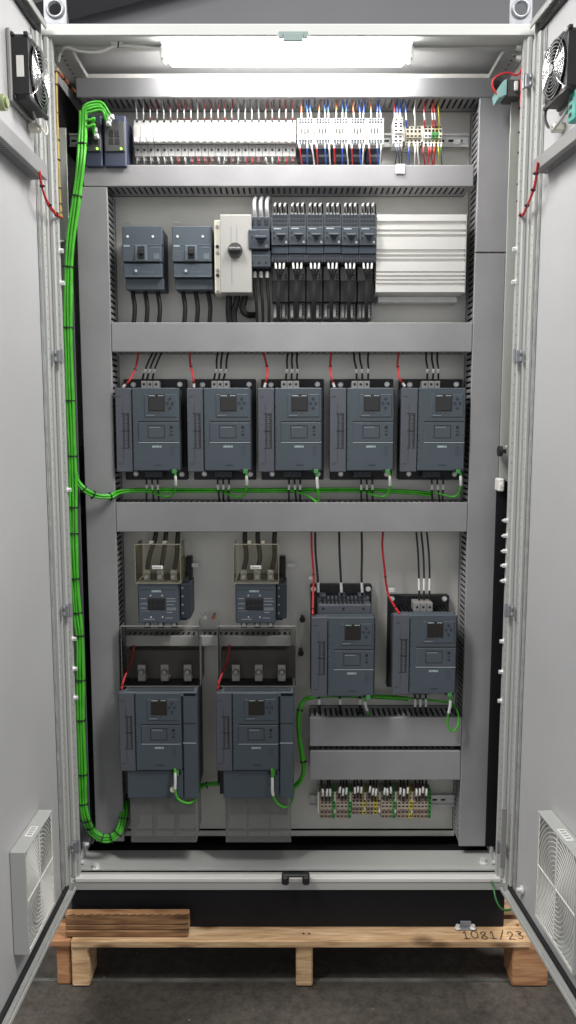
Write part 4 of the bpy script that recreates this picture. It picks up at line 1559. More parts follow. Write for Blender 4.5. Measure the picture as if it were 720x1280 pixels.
def bundle(name, label, path, k, r, spread, ties, tie_r, m=GREEN, group=None, part='cable', seg=6, twist=.02):
    p = smooth(px3(*path), seg)
    t = thing(name, label, 'cable bundle', min(p, key=lambda q: q.z), group)
    prev = None
    fr = []
    for i, q in enumerate(p):
        d = (p[min(i + 1, len(p) - 1)] - p[max(i - 1, 0)]).normalized()
        a = d.cross(Vector((0, 1, 0)))
        a = a.normalized() if a.length > .05 else d.orthogonal().normalized()
        if prev is not None and a.dot(prev) < 0:
            a = -a
        prev = a
        fr.append((a, d.cross(a)))
    offs = []
    for j in range(k):
        if k == 1:
            offs.append((0, 0))
        elif j < (k + 1) // 2:
            n_ = (k + 1) // 2
            offs.append(((j - (n_ - 1) / 2) * spread, -spread * .45))
        else:
            n_ = k // 2
            offs.append(((j - (k + 1) // 2 - (n_ - 1) / 2) * spread, spread * .45))
    for j, (u, v) in enumerate(offs):
        MB().tube([q + fr[i][0] * (u + .0006 * math.sin(i * .5 + j * 2)) + fr[i][1] * (v + .0006 * math.cos(i * .4 + j)) for i, q in enumerate(p)], r, 8).build(part, m, t)
    for f in ties:
        i = min(len(p) - 2, max(1, int((f + random.uniform(-.008, .008)) * (len(p) - 1))))
        d = (p[i + 1] - p[i - 1]).normalized()
        n_ = 12
        ha, hb = tie_r
        ring_ = lambda s_, o_: [p[i] + d * o_ + fr[i][0] * math.cos(2 * math.pi * q / n_) * ha * s_ + fr[i][1] * math.sin(2 * math.pi * q / n_) * hb * s_ for q in range(n_)]
        b = MB()
        vs = ring_(1, -.0017) + ring_(1, .0017)
        b.add(vs, [(q, (q + 1) % n_, n_ + (q + 1) % n_, n_ + q) for q in range(n_)] + [tuple(range(n_)), tuple(range(n_, 2 * n_))])
        e = p[i] + fr[i][0] * ha * -1.0
        b.cbox(e.x - .002, e.x + .002, e.y - .003, e.y + .003, e.z - .002, e.z + .002, .0005)
        b.build('cable_tie', BLACK, t)
    return t


hb_path = [(104, 139, .075), (103.5, 165, .075), (101.5, 200, .045), (96, 245, .045), (88.5, 300, .045), (85.5, 350, .045), (85, 400, .045), (86.5, 460, .045), (88.5, 520, .045), (90.5, 570, .045), (91.5, 620, .045), (92, 660, .045), (92.5, 700, .045),
           (95, 745, .045), (97.5, 775, .045), (100, 800, .045), (100.5, 850, .045), (101, 900, .045), (103, 960, .045), (104, 1000, .045), (107, 1022, .045), (115, 1039, .078), (128, 1047.5, .08), (141, 1046, .085), (151, 1034, .10), (156, 1012, .13), (156, 995, .19), (155, 985, .21)]
bundle('green_cable_bundle', 'thick bundle of bright green network cables tied down the left post', hb_path, 6, .0036, .0072, [.055, .115, .17, .225, .285, .335, .38, .42, .465, .515, .555, .595, .64, .68, .71, .745, .775, .81, .845, .875, .91, .945], (.0142, .0098))
bundle('green_cable_bundle', 'green cable bundle branching off under the row of five soft starters', [(93, 590, .06), (97, 602, .06), (107, 613, .065), (122, 620, .085), (138, 620.5, .10), (150, 615, .13), (175, 613, .155), (250, 613, .165), (340, 613, .17), (440, 612.5, .17), (510, 615, .17), (540, 618, .17)], 4, .0034, .0068, [.17, .25, .36], (.0115, .0085))
bundle('green_cable_bundle', 'green cable bundle bending up beside the terminal deck soft starter', [(340, 985, .15), (362, 986, .13), (374, 978, .12), (379.5, 963, .12), (377, 940, .12), (373.5, 915, .12), (373.5, 893, .12), (378, 879, .13), (388, 872, .15), (420, 870, .17), (470, 871, .175), (510, 874, .175)], 3, .0033, .0066, [.33, .58], (.009, .008))
bundle('green_cable_bundle', 'short green cable pair between the two large soft starters', [(244, 983, .17), (256, 981, .165), (272, 980, .165), (284, 980, .17)], 3, .0033, .0060, [.4], (.009, .008))
# patch leads at the network switches
for k, (a, e, h_) in enumerate((((134, 143), (107, 137), 128), ((137, 150), (108, 140), 131), ((140, 147), (105, 138), 125), ((136, 155), (110, 142), 135), ((119, 163), (109, 150), 145), ((121, 171), (107, 158), 153))):
    c0, c1 = P(a[0], a[1], .098), P(e[0], e[1], .075)
    xm = (a[0] + e[0]) / 2 + 4
    pts = [P(a[0], a[1], .10), P(a[0] - 4, a[1] - 6, .085), P(xm, h_ + 3, .075), P(e[0] + 4, h_ + 5, .072), P(e[0] - 2, e[1] + 2, .073), P(e[0] - 3, e[1] + 25, .075)]
    c = smooth(pts, 6)
    t = thing('patch_lead', ORD[k] + ' green patch lead arching from the ' + ('open-port' if k < 4 else 'half hidden') + ' network switch into the harness', 'network cable', c[-1], 'green patch leads at the network switches')
    MB().tube(c, .0034, 8).build('cable', GREEN, t)
    b = MB()
    d = c[0] - c[1]
    b.cbox(c[0].x - .006, c[0].x + .006, .092, .1035, c[0].z - .006, c[0].z + .006, .0015)
    b.cbox(c[0].x - .004, c[0].x + .004, .086, .0925, c[0].z - .004, c[0].z + .004, .001, 1)
    b.build('plug', [WHITE, STEEL], t)

# ------------------------------------------------------------------ large soft starters


def soft_starter_large():
    t = thing('soft_starter', '', 'soft starter', (0, 0, 0), 'blue-grey soft starters with small screens')
    yf = .055
    xl = 0
    wr = .216
    zlo = -.082
    zhi = FHT + .012
    MB().cbox(xl - .002, xl + .004, yf + .05, PLATE - .001, -.06, FHT - .002, .001).build('side_plate', BLACK, t)
    MB().cbox(xl + .006, xl + wr - .003, yf + .028, PLATE - .002, zlo + .001, FHT - .003, .002).build('heat_sink', BLACK, t)
    front_module(t, xl, 0, yf)
    b = MB().cbox(xl + FWD + .004, xl + wr, yf + .006, yf + .06, zlo, FHT, .003)
    b.box(xl + FWD + .004, xl + wr - .003, yf + .0052, yf + .008, FHT * .602, FHT * .61, 1)
    b.box(xl + FWD + .004, xl + wr - .003, yf + .0052, yf + .008, FHT * .348, FHT * .36, 2)
    b.build('side_cover', [BLUE, INK, LINE], t)
    MB().cbox(xl + .018, xl + FWD + .002, yf + .008, yf + .06, zlo, -.001, .002).build('lower_cover', BLUE, t)
    b = MB().cbox(xl + FWD * .835, xl + FWD * .985, yf - .0008, yf + .02, -.010, .0075, .001)
    b.cbox(xl + FWD * .88, xl + FWD * .95, yf - .0016, yf, -.012, .005, .001, 1)
    b.build('socket', [BLACK, GREENP], t)
    # vent along the top front edge, sloping
    b = MB().cbox(xl + .016, xl + wr - .002, yf + .006, yf + .052, FHT - .012, FHT + .0008, .001)
    n = 30
    for r_ in range(2):
        for k in range(n):
            x = xl + .022 + (wr - .03) * k / n
            b.prism([(x, yf + .010 + r_ * .021), (x + .0042, yf + .010 + r_ * .021), (x + .0052, yf + .026 + r_ * .021), (x + .001, yf + .026 + r_ * .021)], 'xy', FHT - .001, FHT + .0012, 1)
    b.build('vent_grille', [BLUEL, BLACK], t)
    # connection bay above
    MB().cbox(xl + .004, xl + wr + .004, .178, PLATE - .002, FHT - .002, FHT + .085, .002).build('connection_bay', BAY, t)
    for k in range(3):
        x = xl + .050 + k * .0655
        b = MB().cbox(x - .011, x + .011, .140, .145, FHT + .004, FHT + .052, .001)
        b.box(x - .011, x + .011, .145, .177, FHT + .004, FHT + .010)
        bus = b.build('lug', LUGM, t)
        b = MB()
        b.cyl((x, .138, FHT + .032), (x, .1398, FHT + .032), .009, 18)
        b.ring((x, .1376, FHT + .032), (0, 1, 0), .0092, .0008, 18, 4, 1)  # dark rings are painted shadow around washer and bolt head
        b.cyl((x, .131, FHT + .032), (x, .138, FHT + .032), .0062, 6)
        b.ring((x, .1375, FHT + .032), (0, 1, 0), .0066, .0007, 18, 4, 1)
        b.cyl((x, .126, FHT + .032), (x, .131, FHT + .032), .0035, 10)
        b.build('bolt', [BOLT, INK], bus)
    return t


sa_ = soft_starter_large()
sa_['label'] = 'large soft starter under clear shields, nearest the green cable harness'
zA_ = P(0, 964.5, .055).z
xA_ = P(148.5, 910, .055).x
sa_.location = (xA_, 0, zA_)
sb_ = copy_tree(sa_)
sb_['label'] = 'large soft starter under clear shields, nearest the lone drives'
xB_ = P(270, 910, .055).x
sb_.location = (xB_, 0, zA_)
for k, xx in enumerate((xA_, xB_)):
    nm = ('nearest the green harness', 'nearest the lone drives')[k]
    dpx = 0 if k == 0 else 120
    # lower clear terminal cover
    t = thing('terminal_shield', 'frosted clear terminal cover below the large soft starter ' + nm, 'shield', (xx + .1, .1, zA_ - .2), 'clear covers on the large soft starters')
    zt_, zb_ = zA_ - .084, P(0, 1053, .075).z
    x0, x1 = xx + .022, xx + .208
    MB().cbox(x0, x1, .075, .077, zb_, zt_, .0006).build('front_sheet', ACRYLF, t)
    MB().box(x0, x0 + .002, .0775, .2, zb_, zt_).build('side_sheet', ACRYLF, t)
    MB().box(x1 - .002, x1, .0775, .2, zb_, zt_).build('side_sheet', ACRYLF, t)
    for f in (.33, .67):
        x = x0 + (x1 - x0) * f
        MB().box(x - .001, x + .001, .0775, .16, zb_ + .004, zt_ - .004).build('rib', ACRYLF, t)
    b = MB().ring(((x0 + x1) / 2, .0742, (zb_ + zt_) / 2 + .008), (0, 1, 0), .0045, .0007, 16, 4)
    b.build('emboss', ACRYLF, t)
    MB().box(x0 + .01, x1 - .01, .12, .19, zb_ + .06, zt_ - .001).build('terminal_core', GREYP, t)
    # upper clear shield
    t = thing('terminal_shield', 'clear acrylic shield over the bolted lugs of the large soft starter ' + nm, 'shield', (xx + .1, .1, zA_ + FHT), 'clear covers on the large soft starters')
    za_, zb2 = zA_ + FHT + .004, P(0, 782, .10).z
    x0, x1 = xx + .003, xx + .222
    MB().cbox(x0, x1, .10, .1025, za_, zb2 - .0025, .0006).build('front_sheet', ACRYL, t)
    MB().box(x0, x0 + .0025, .103, .150, za_, zb2).build('side_sheet', ACRYLS, t)
    MB().box(x1 - .0025, x1, .103, .150, za_, zb2 + .012).build('side_sheet', ACRYLS, t)
    zf_ = zb2 - .002
    b = MB()
    b.box(x0, x1, .0985, .1035, zf_ - .0002, zf_ + .0014)
    b.box(x0 - .0008, x0 + .0008, .0985, .1025, za_, zf_ - .0003)
    b.box(x1 - .0008, x1 + .0008, .0985, .1025, za_, zf_ - .0003)
    b.box(x0 + .001, x1 - .001, .0985, .0998, za_ - .0012, za_ + .0008)
    b.build('edge', ACRYLE, t)
    xr = P(148 + dpx, 850, .1).x
    red_wire([(167 + dpx, 806, .15), (165.5 + dpx, 820, .13), (160 + dpx, 836, .11), (154 + dpx, 852, .085), (152 + dpx, 861, .075)], 'red tied wires dropping into the large soft starter ' + nm)
wire('network_cable', px3((218.5, 961, .05), (219, 975, .048), (219, 988, .05), (223, 999, .055), (236, 1004, .062), (246, 997, .085), (251, 985, .14), (258, 981, .16)), .0032, GREEN,
     'green cable looping under the large soft starter nearest the green harness', 'network cable', 'green cables at the large soft starters', [(.06, .26)], parts=True, n=7)
wire('network_cable', px3((340, 961, .05), (340.5, 977, .048), (341, 992, .05), (346, 1003, .055), (355, 1009, .065), (363, 1005, .085), (367, 992, .12), (368, 984, .13)), .0032, GREEN,
     'green cable looping under the large soft starter nearest the lone drives', 'network cable', 'green cables at the large soft starters', [(.1, .32)], parts=True, n=7)
c = P(216, 987, .052)
tag(MB().cyl((c.x, .050, c.z), (c.x, .058, c.z), .0075, 18).build('round_tag', CREAM), 'small round cream tag beside the looping green cable', 'tag')

# ------------------------------------------------------------------ contactors
Yc = .10


def contactor():
    t = thing('contactor', '', 'contactor', (0, 0, 0), 'blue-grey contactors')
    w, h = .112, .122
    hw = w / 2
    MB().cbox(-hw + .002, hw + .020, Yc + .035, PLATE - .001, .006, h + .002, .002).build('base', BLACK, t)
    b = MB().cbox(-hw, hw, Yc, Yc + .05, .006, h - .002, .003)
    b.box(-hw + .002, hw - .002, Yc - .0005, Yc + .001, h * .83, h * .838, 1)
    b.box(-hw + .008, -hw + .034, Yc - .0005, Yc + .001, h * .335, h * .34, 2)
    for (u0, u1, v) in ((-.048, -.032, .62), (-.048, -.03, .5), (-.048, -.034, .40), (.024, .048, .62), (.024, .05, .56), (.024, .045, .48), (.024, .05, .40), (.024, .05, .36), (.024, .04, .30), (-.04, -.01, .14), (.02, .04, .17)):
        b.box(u0, u1, Yc - .0005, Yc + .001, h * v, h * v + .0018, 2)
    for x in (-.020, .012):
        for v in (.70, .20):
            b.cyl((x, Yc - .0015, h * v), (x, Yc + .001, h * v), .0022, 8, 3)
    b.build('body', [BLUE, INK, LINE, BOLT], t)
    b = MB().cbox(-.028, .021, Yc - .001, Yc + .002, h * .36, h * .64, .001)
    for r_ in range(2):
        for k in range(4):
            b.cbox(-.025 + k * .0115, -.0165 + k * .0115, Yc - .002, Yc, h * (.38 + r_ * .13), h * (.48 + r_ * .13), .0008, 1)
    b.build('indicator_window', [INK, BLACK], t)
    MB().text('SIEMENS', .027, -.004, Yc - .0006, h * .80, 0, .0062).build('badge', TEAL, t)
    b = MB().cbox(hw + .002, hw + .030, Yc + .03, PLATE - .002, .012, h - .010, .002)
    for k in range(4):
        b.cyl((hw + .008, Yc + .0292, .028 + k * .024), (hw + .008, Yc + .031, .028 + k * .024), .0032, 8, 1)
    b.build('auxiliary_block', [BLUED, GREYP], t)
    MB().cbox(hw + .010, hw + .027, .19, PLATE - .001, .03, h + .055, .002).build('mounting_foot', BLACK, t)
    for k in range(3):
        x = -.034 + k * .0375
        b = MB().cbox(x - .009, x + .009, Yc + .025, Yc + .029, h - .004, h + .03, .001)
        bus = b.build('lug', LUGM, t)
        b = MB().cyl((x, Yc + .022, h + .012), (x, Yc + .0248, h + .012), .0088, 16)
        b.cyl((x, Yc + .015, h + .012), (x, Yc + .022, h + .012), .006, 6)
        b.ring((x, Yc + .0217, h + .012), (0, 1, 0), .0065, .0007, 18, 4, 1)  # both dark rings paint the shadow round the head and washer
        b.ring((x, Yc + .0246, h + .012), (0, 1, 0), .0090, .0008, 18, 4, 1)
        b.build('bolt', [BOLT, INK], bus)
        b = MB().cbox(x - .009, x + .009, Yc + .02, Yc + .03, -.012, .006, .001)
        b.cyl((x, Yc + .016, -.002), (x, Yc + .02, -.002), .006, 6, 1)
        b.build('lug', [BLACK, BOLT], t)
    return t


k1 = contactor()
zc_ = P(0, 782, Yc).z
k1['label'] = 'blue-grey contactor above the clear shields, nearest the green harness'
k1.location = (P(197.5, 754, Yc).x, 0, zc_)
k2 = copy_tree(k1)
k2['label'] = 'blue-grey contactor above the clear shields, nearest the lone drives'
k2.location = (P(319.5, 754, Yc).x, 0, zc_)
for k, o in enumerate((k1, k2)):
    nm = ('nearest the green harness', 'nearest the lone drives')[k]
    x, z = o.location.x, zc_
    t = thing('terminal_shield', 'yellowed clear cover with white label above the contactor ' + nm, 'shield', (x, .1, z + .125), 'yellowed covers above the contactors')
    zt_ = P(0, 680, Yc).z
    x0, x1 = x - .060, x + .064
    zb_ = z + .124
    MB().cbox(x0, x1, Yc - .002, Yc, zb_, zt_, .0006).build('front_sheet', ACRYLT, t)
    for a in (x0, x1 - .002):
        MB().box(a, a + .002, Yc + .0005, .2, zb_, zt_ - .001).build('side_sheet', ACRYLT, t)
    b = MB()
    for (a, c, f, g) in ((x0, x1, zt_ - .0018, zt_ + .0008), (x0 - .001, x0 + .001, zb_, zt_), (x1 - .001, x1 + .001, zb_, zt_)):
        b.box(a, c, Yc - .0035, Yc - .0021, f, g)
    for f in (.35, .65):
        xx = x0 + (x1 - x0) * f
        b.box(xx - .005, xx + .005, Yc - .003, Yc + .02, zt_ + .0009, zt_ + .006)
    b.box(x0, x1, Yc - .004, Yc + .03, zb_ - .005, zb_ - .0005)
    b.build('edge', EDGEY, t)
    b = MB().cbox(x - .014, x + .016, Yc - .0045, Yc - .0022, zb_ + .036, zb_ + .046, .0008)
    for q_ in range(5):
        b.box(x - .010 + q_ * .0045, x - .0075 + q_ * .0045, Yc - .005, Yc - .004, zb_ + .039, zb_ + .043, 1)
    b.build('label_plate', [WHITEB, GREYP], t)
    a, e, f, g = R((239, 359)[k] - 0, 704, (248, 369)[k], 709, .2)
    tag(MB().cbox(a, e, .198, .2005, f, g, .0004).build('marker_tag', WHITEB), 'tiny white marker beside the contactor ' + nm, 'tag')
    tops = ((194, 207, 222), (306, 322, 343))[k]
    bots = ((184, 201, 218), (305, 322, 340))[k]
    for q_ in range(3):
        wire('power_cable', px3((tops[q_] + 2, 655, .16), (tops[q_], 672, .15), (bots[q_] + 3, 695, .14), (bots[q_], 712, .135)), .0066, CABLE,
             ORD[q_] + ' thick black cable entering the clear cover above the contactor ' + nm, 'cable', 'black cables above the contactors', n=8)
# standoff screws beside the pale duct
for k, (px, py, m, lab) in enumerate(((257, 771, BOLT, 'bright standoff screw at the top of the first clear shield'), (267, 771, mat('copper_screw', (0.45, 0.2, 0.13), .35, .8), 'copper coloured standoff screw between the contactors'))):
    c = P(px, py, .19)
    b = MB().cyl((c.x, .185, c.z), (c.x, .224, c.z), .0035, 8)
    b.cyl((c.x, .18, c.z), (c.x, .186, c.z), .006, 6)
    tag(b.build('standoff_screw', m), lab, 'screw')
for k, (px, py, lab) in enumerate(((378, 774, 'upper black knurled nut beside the terminal deck soft starter'), (376, 816, 'lower black knurled nut beside the second large soft starter'))):
    c = P(px, py, .19)
    b = MB().cyl((c.x, .19, c.z), (c.x, .2245, c.z), .005, 10)
    b.cyl((c.x, .182, c.z), (c.x, .19, c.z), .0085, 12)
    tag(b.build('shield_nut', BLACK), lab, 'nut')

# ------------------------------------------------------------------ bottom terminals
TERML = mat('pale_terminal_plastic', (0.43, 0.36, 0.29), 0.5, var=0.08, scale=30)
GB = 'terminal blocks on the lower rail'
tg = [(398.5, 418, [TERM, TERM, TERM, GREENP]), (419, 438, [TERM, TERM, TERM, GREENP]), (438.5, 456.5, [TERM, TERM, TERM, YELLOW]), (456.8, 474.5, [TERM, TERM, YELLOW, TERM]), (475, 494, [TERM, TERM, TERM, GREENP]), (495, 515, [TERM, TERM, TERM, YELLOW]), (515.5, 538, [TERM, TERM, TERM, TERM, GREENP])]
desc = ['green-ended terminal block at the bare rail end', 'green-ended terminal block second from the bare rail end', 'short yellow-edged terminal block, third from the bare rail end', 'short terminal block with a yellow strip, fourth along the lower rail', 'green-ended terminal block, fifth along the lower rail', 'yellow-ended terminal block, sixth along the lower rail', 'wide green-ended terminal block, last of the lower rail']
for i, (a, e, cs) in enumerate(tg):
    short = i in (2, 3)
    terminal_group(desc[i], a - .7, e + 1.3, 990 + (1 if short else 0), 1019 if short else 1024, .145, [(m, TERML if m is TERM else m) for m in cs], GB)
    nw = 4 if len(cs) == 5 else 3
    for q_ in range(nw):
        px = a + 4.5 + (e - a - 8) * q_ / (nw - .4)
        dx = rw.uniform(-1.5, 3)
        py = rw.uniform(-2.5, 2.5)
        wire('control_wire', px3((px + dx, 970, .17), (px + dx * .8, 980, .15), (px + 1 + dx * .2, 988 + py, .135), (px, 999 + py, .146)), .0026, CABLE,
             ORD[q_] + ' black wire with white ferrule entering the ' + ORD[i] + ' lower terminal block', 'wire', 'wires above the lower terminals', [(.58, .80)], n=6, seg=5)

# ------------------------------------------------------------------ left and right post wiring
bundle('post_wire_bundle', 'thin yellow-brown wires tied along the post beside the network switches', [(72, 86, .04), (70.5, 100, .03), (71.5, 150, .03), (73, 200, .03), (75, 250, .03), (76.5, 272, .03)], 2, .0028, .0045, [.12, .25, .38, .5, .62, .74, .86, .95], (.006, .005), m=BROWNW, part='conductor')
wire('post_wire', px3((74, 92, .05), (80, 98, .09), (88, 108, .15), (93, 114, .2)), .004, ORANGE, 'orange red wires slanting back under the cabinet roof', 'wire', sleeves=[(.3, .36), (.6, .66)], sm=BLACK)
bundle('post_wire_bundle', 'thin red wires tied down the post under the teal door switch', [(652, 85, .03), (651.5, 110, .028), (651, 150, .027), (650, 200, .027), (648.5, 262, .026)], 2, .002, .003, [.3, .45, .6, .74, .88, .96], (.0045, .004), m=RED, part='conductor')
bundle('door_wire_loop', 'red wire loop from the post to the open door beside the green harness', [(76.5, 272, .02), (70, 268, -.01), (61, 256, -.07), (53, 236, -.125), (49, 214, -.15)], 2, .0024, .0036, [.25, .5, .8], (.005, .0045), m=RED, part='conductor')
bundle('door_wire_loop', 'red wire loop from the post to the open door beside the lid joint duct', [(648.5, 268, .02), (654, 268, -.02), (662, 250, -.07), (669, 230, -.11), (672, 203, -.14)], 2, .0024, .0036, [.2, .45, .7, .9], (.005, .0045), m=RED, part='conductor')
# door contact switch
Y = .04
x0, x1, za, zb = R(622, 97, 648, 122, Y)
t = thing('door_switch', 'small teal and grey door contact switch at the top of the post', 'switch', ((x0 + x1) / 2, Y, za))
xm = (x0 + x1) / 2
MB().cbox(xm - .004, x1 + .004, Y, Y + .05, za + .002, zb - .004, .002).build('body', KNOB, t)
b = MB()
b.prism([(x0 + .002, za - .002), (xm - .0045, za + .006), (xm - .0045, zb - .004), (x0 + .012, zb - .010), (x0 - .002, zb - .03)], 'xz', Y - .004, Y + .045)
b.build('terminal_cap', TEALP, t)
MB().cbox(x1 - .012, x1 - .002, Y - .008, Y - .0005, za + .014, zb - .010, .002).build('plunger', STEEL, t)
wire('switch_wire', px3((621, 118, .045), (615, 106, .045), (620, 96, .045), (634, 91, .045), (646, 94, .04), (652, 86, .035)), .0026, RED, 'red wires curling around the teal door switch', 'wire')
# frame screws near the roof
for k, py in enumerate((62, 75)):
    p = P(652, py, .05)
    b = MB()
    bolt_geo(b, (xi - .010, .04, p.z), (-1, 0, 0), .0065, .010)
    b.build('bolt', BOLT, cab)
# insulator block, black knob on the right side wall
x0, x1, za, zb = R(622, 598, 634, 614, .06)
t = thing('busbar_insulator', 'white insulator block in the dark side gap beside the upright duct', 'insulator', ((x0 + x1) / 2, .06, za))
MB().cbox(x0, xi - .012, .05, .09, za, zb, .003).build('body', WHITE, t)
b = MB()
b.cyl((x0 + .008, .046, (za + zb) / 2), (x0 + .008, .05, (za + zb) / 2), .005, 10)
b.build('screw', BOLT, t)
c = P(633, 564, .05)
t = thing('clamp_knob', 'small black clamp knob on the post above the white insulator', 'knob', c)
b = MB().cyl((c.x - .012, .05, c.z), (xi - .011, .05, c.z), .006, 12)
b.cyl((c.x - .022, .05, c.z), (c.x - .012, .05, c.z), .014, 12)
b.build('grip', BLACK, t)
MB().cyl((c.x - .004, .044, c.z + .012), (xi - .011, .044, c.z + .012), .004, 8).build('stud', BOLT, t)
# black cable ends seen behind the left duct
for k, py in enumerate((935, 950, 962)):
    wire('back_cable', px3((122, py - 6, .19), (114, py, .18), (108, py + 4, .2), (104, py - 8, .24)), .005, CABLE, ORD[k] + ' black cable end showing behind the long upright duct', 'cable', 'black cables behind the upright duct')
# floor fittings
for k, (px, py, lab) in enumerate(((116, 1094, 'steel floor bolt in the cabinet corner under the green cable bend'), (604, 1078, 'steel floor bolt in the cabinet corner near the green earth wire'))):
    c = hit(px, py, Vector((0, 0, zfl)), Vector((0, 0, 1)))
    b = MB()
    bolt_geo(b, (c.x, max(c.y, .06), zfl + .0003), (0, 0, 1), .009, .012)
    tag(b.build('floor_bolt', BOLT), lab, 'bolt', 'floor bolts inside the cabinet')
for sg in (-1, 1):
    b = MB()
    a, c = sorted((sg * (XO - .005), sg * (XO - .03)))
    b.prism([(.055, zfl + .003), (.20, zfl + .003), (.20, zfl + .10), (.17, zfl + .10)], 'yz', sg * (XO - .016), sg * (XO - .013))
    for (y, z) in ((.075, zfl + .008), (.13, zfl + .030), (.18, zfl + .06)):
        b.cyl((sg * (XO - .016), y, z), (sg * (XO - .024), y, z), .006, 6, 1)
    b.build('corner_gusset', [DOORP, BOLT], cab)
wire('earth_wire', px3((611, 1098, .03), (616, 1106, -.02), (620, 1124, -.05), (627, 1136, -.06), (638, 1137, -.05), (648, 1128, -.03), (652, 1114, -.02)), .003, DGREEN, 'dark green earth wire hanging between the cabinet floor and the open door', 'wire', sleeves=[(.0, .06), (.94, 1)], sm=BOLT)

# ------------------------------------------------------------------ door fans


def fan(sg, label):
    fn = DF(sg)
    n1 = .048
    if sg < 0:
        sA, zT = dhit(sg, 34, 40, n1)
        _, zB_ = dhit(sg, 34, 119, n1)
        sB, _ = dhit(sg, 59.5, 140, n1)
    else:
        sA, zT = dhit(sg, 711.5, 31, n1)
        _, zB_ = dhit(sg, 711.5, 108, n1)
        sB, _ = dhit(sg, 680, 136, n1)
    s0_, s1_ = sorted((sA, sB))
    org = fn(Vector(((s0_ + s1_) / 2, .004, zB_)))
    t = thing('fan', label, 'fan', org, 'black fans on the doors')
    sc, zc = (s0_ + s1_) / 2, (zT + zB_) / 2
    hs, hz = (s1_ - s0_) / 2, (zT - zB_) / 2
    rr = min(hs, hz) * .93
    # frame with a round bore
    b = MB(fn)
    N = 40
    vs, fs = [], []
    for n in (.012, n1):
        for i in range(N):
            a = 2 * math.pi * (i + .5) / N
            q = max(abs(math.cos(a)), abs(math.sin(a)))
            vs.append((sc + hs * math.cos(a) / q, n, zc + hz * math.sin(a) / q))
        for i in range(N):
            a = 2 * math.pi * (i + .5) / N
            vs.append((sc + hs * .93 * math.cos(a), n, zc + hz * .93 * math.sin(a)))
    for i in range(N):
        k = (i + 1) % N
        fs += [(i, k, N + k, N + i), (2 * N + i, 2 * N + k, 3 * N + k, 3 * N + i), (i, k, 2 * N + k, 2 * N + i), (N + i, N + k, 3 * N + k, 3 * N + i)]
    b.add(vs, fs)
    for zz in (zB_, zT - .006):
        b.cbox(s0_ - .003, s1_ + .003, .040, n1 + .001, zz - .001, zz + .007, .001)
        b.cbox(s0_ - .003, s1_ + .003, .012, .018, zz - .001, zz + .007, .001)
    b.build('frame', BLACK, t)
    b = MB(fn).cbox(s0_ - .006, s1_ + .006, .003, .0118, zB_ - .008, zT + .008, .002)
    b.build('backing', GREYP, t)
    b = MB(fn).cyl((sc, .012, zc), (sc, .040, zc), rr * .42, 24)
    b.build('hub', BLACK, t)
    for k in range(7):
        a = 2 * math.pi * k / 7
        b = MB(fn)
        vs = []
        for r_ in (rr * .40, rr * .96):
            for da, n in ((-.22, .018), (.28, .036)):
                vs.append((sc + r_ * math.cos(a + da) * hs / rr * .93, n, zc + r_ * math.sin(a + da) * hz / rr * .93))
        vs += [(x, y + .002, z) for x, y, z in vs]
        b.add(vs, [(0, 1, 3, 2), (4, 5, 7, 6), (0, 1, 5, 4), (2, 3, 7, 6), (0, 2, 6, 4), (1, 3, 7, 5)])
        b.build('blade', BLACK, t)
    b = MB(fn)
    for k in range(7):
        f = .26 + .11 * k
        n = n1 + .006 + .004 * math.cos(f * 1.4)
        b.tube([(sc + hs * f * math.cos(2 * math.pi * i / 32), n, zc + hz * f * math.sin(2 * math.pi * i / 32)) for i in range(32)], .0013, 5, 0, True)
    for a in (math.pi / 4, 3 * math.pi / 4):
        ca, sa = math.cos(a), math.sin(a)
        for sn in (-1, 1):
            b.tube([(sc + sn * hs * f * ca * 1.0, n1 + .008 - .006 * max(0, f - .9) * 4, zc + sn * hz * f * sa * 1.0) for f in (.2, .5, .9, 1.25)], .0016, 5)
    b.cyl((sc, n1 + .009, zc), (sc, n1 + .012, zc), hs * .17, 20)
    b.build('guard', CHROME, t)
    for e in (-1, 1):
        for f in (-1, 1):
            b = MB(fn).cyl((sc + e * hs * .9, n1 + .001, zc + f * hz * .9), (sc + e * hs * .9, n1 + .006, zc + f * hz * .9), .004, 8)
            b.build('screw', BOLT, t)
    if sg < 0:
        b = MB(fn)
        b.cbox(s1_ - .0005, s1_ + .0012, .022, .038, zc - hz * .35, zc + hz * .30, .0003)
        b.build('sticker', WHITE, t)
    return s0_, s1_, zB_, zT


fanl = fan(-1, 'black cooling fan with chrome guard high on the door beside the green cables')
fanr = fan(1, 'black cooling fan with chrome guard high on the door beside the teal switch')

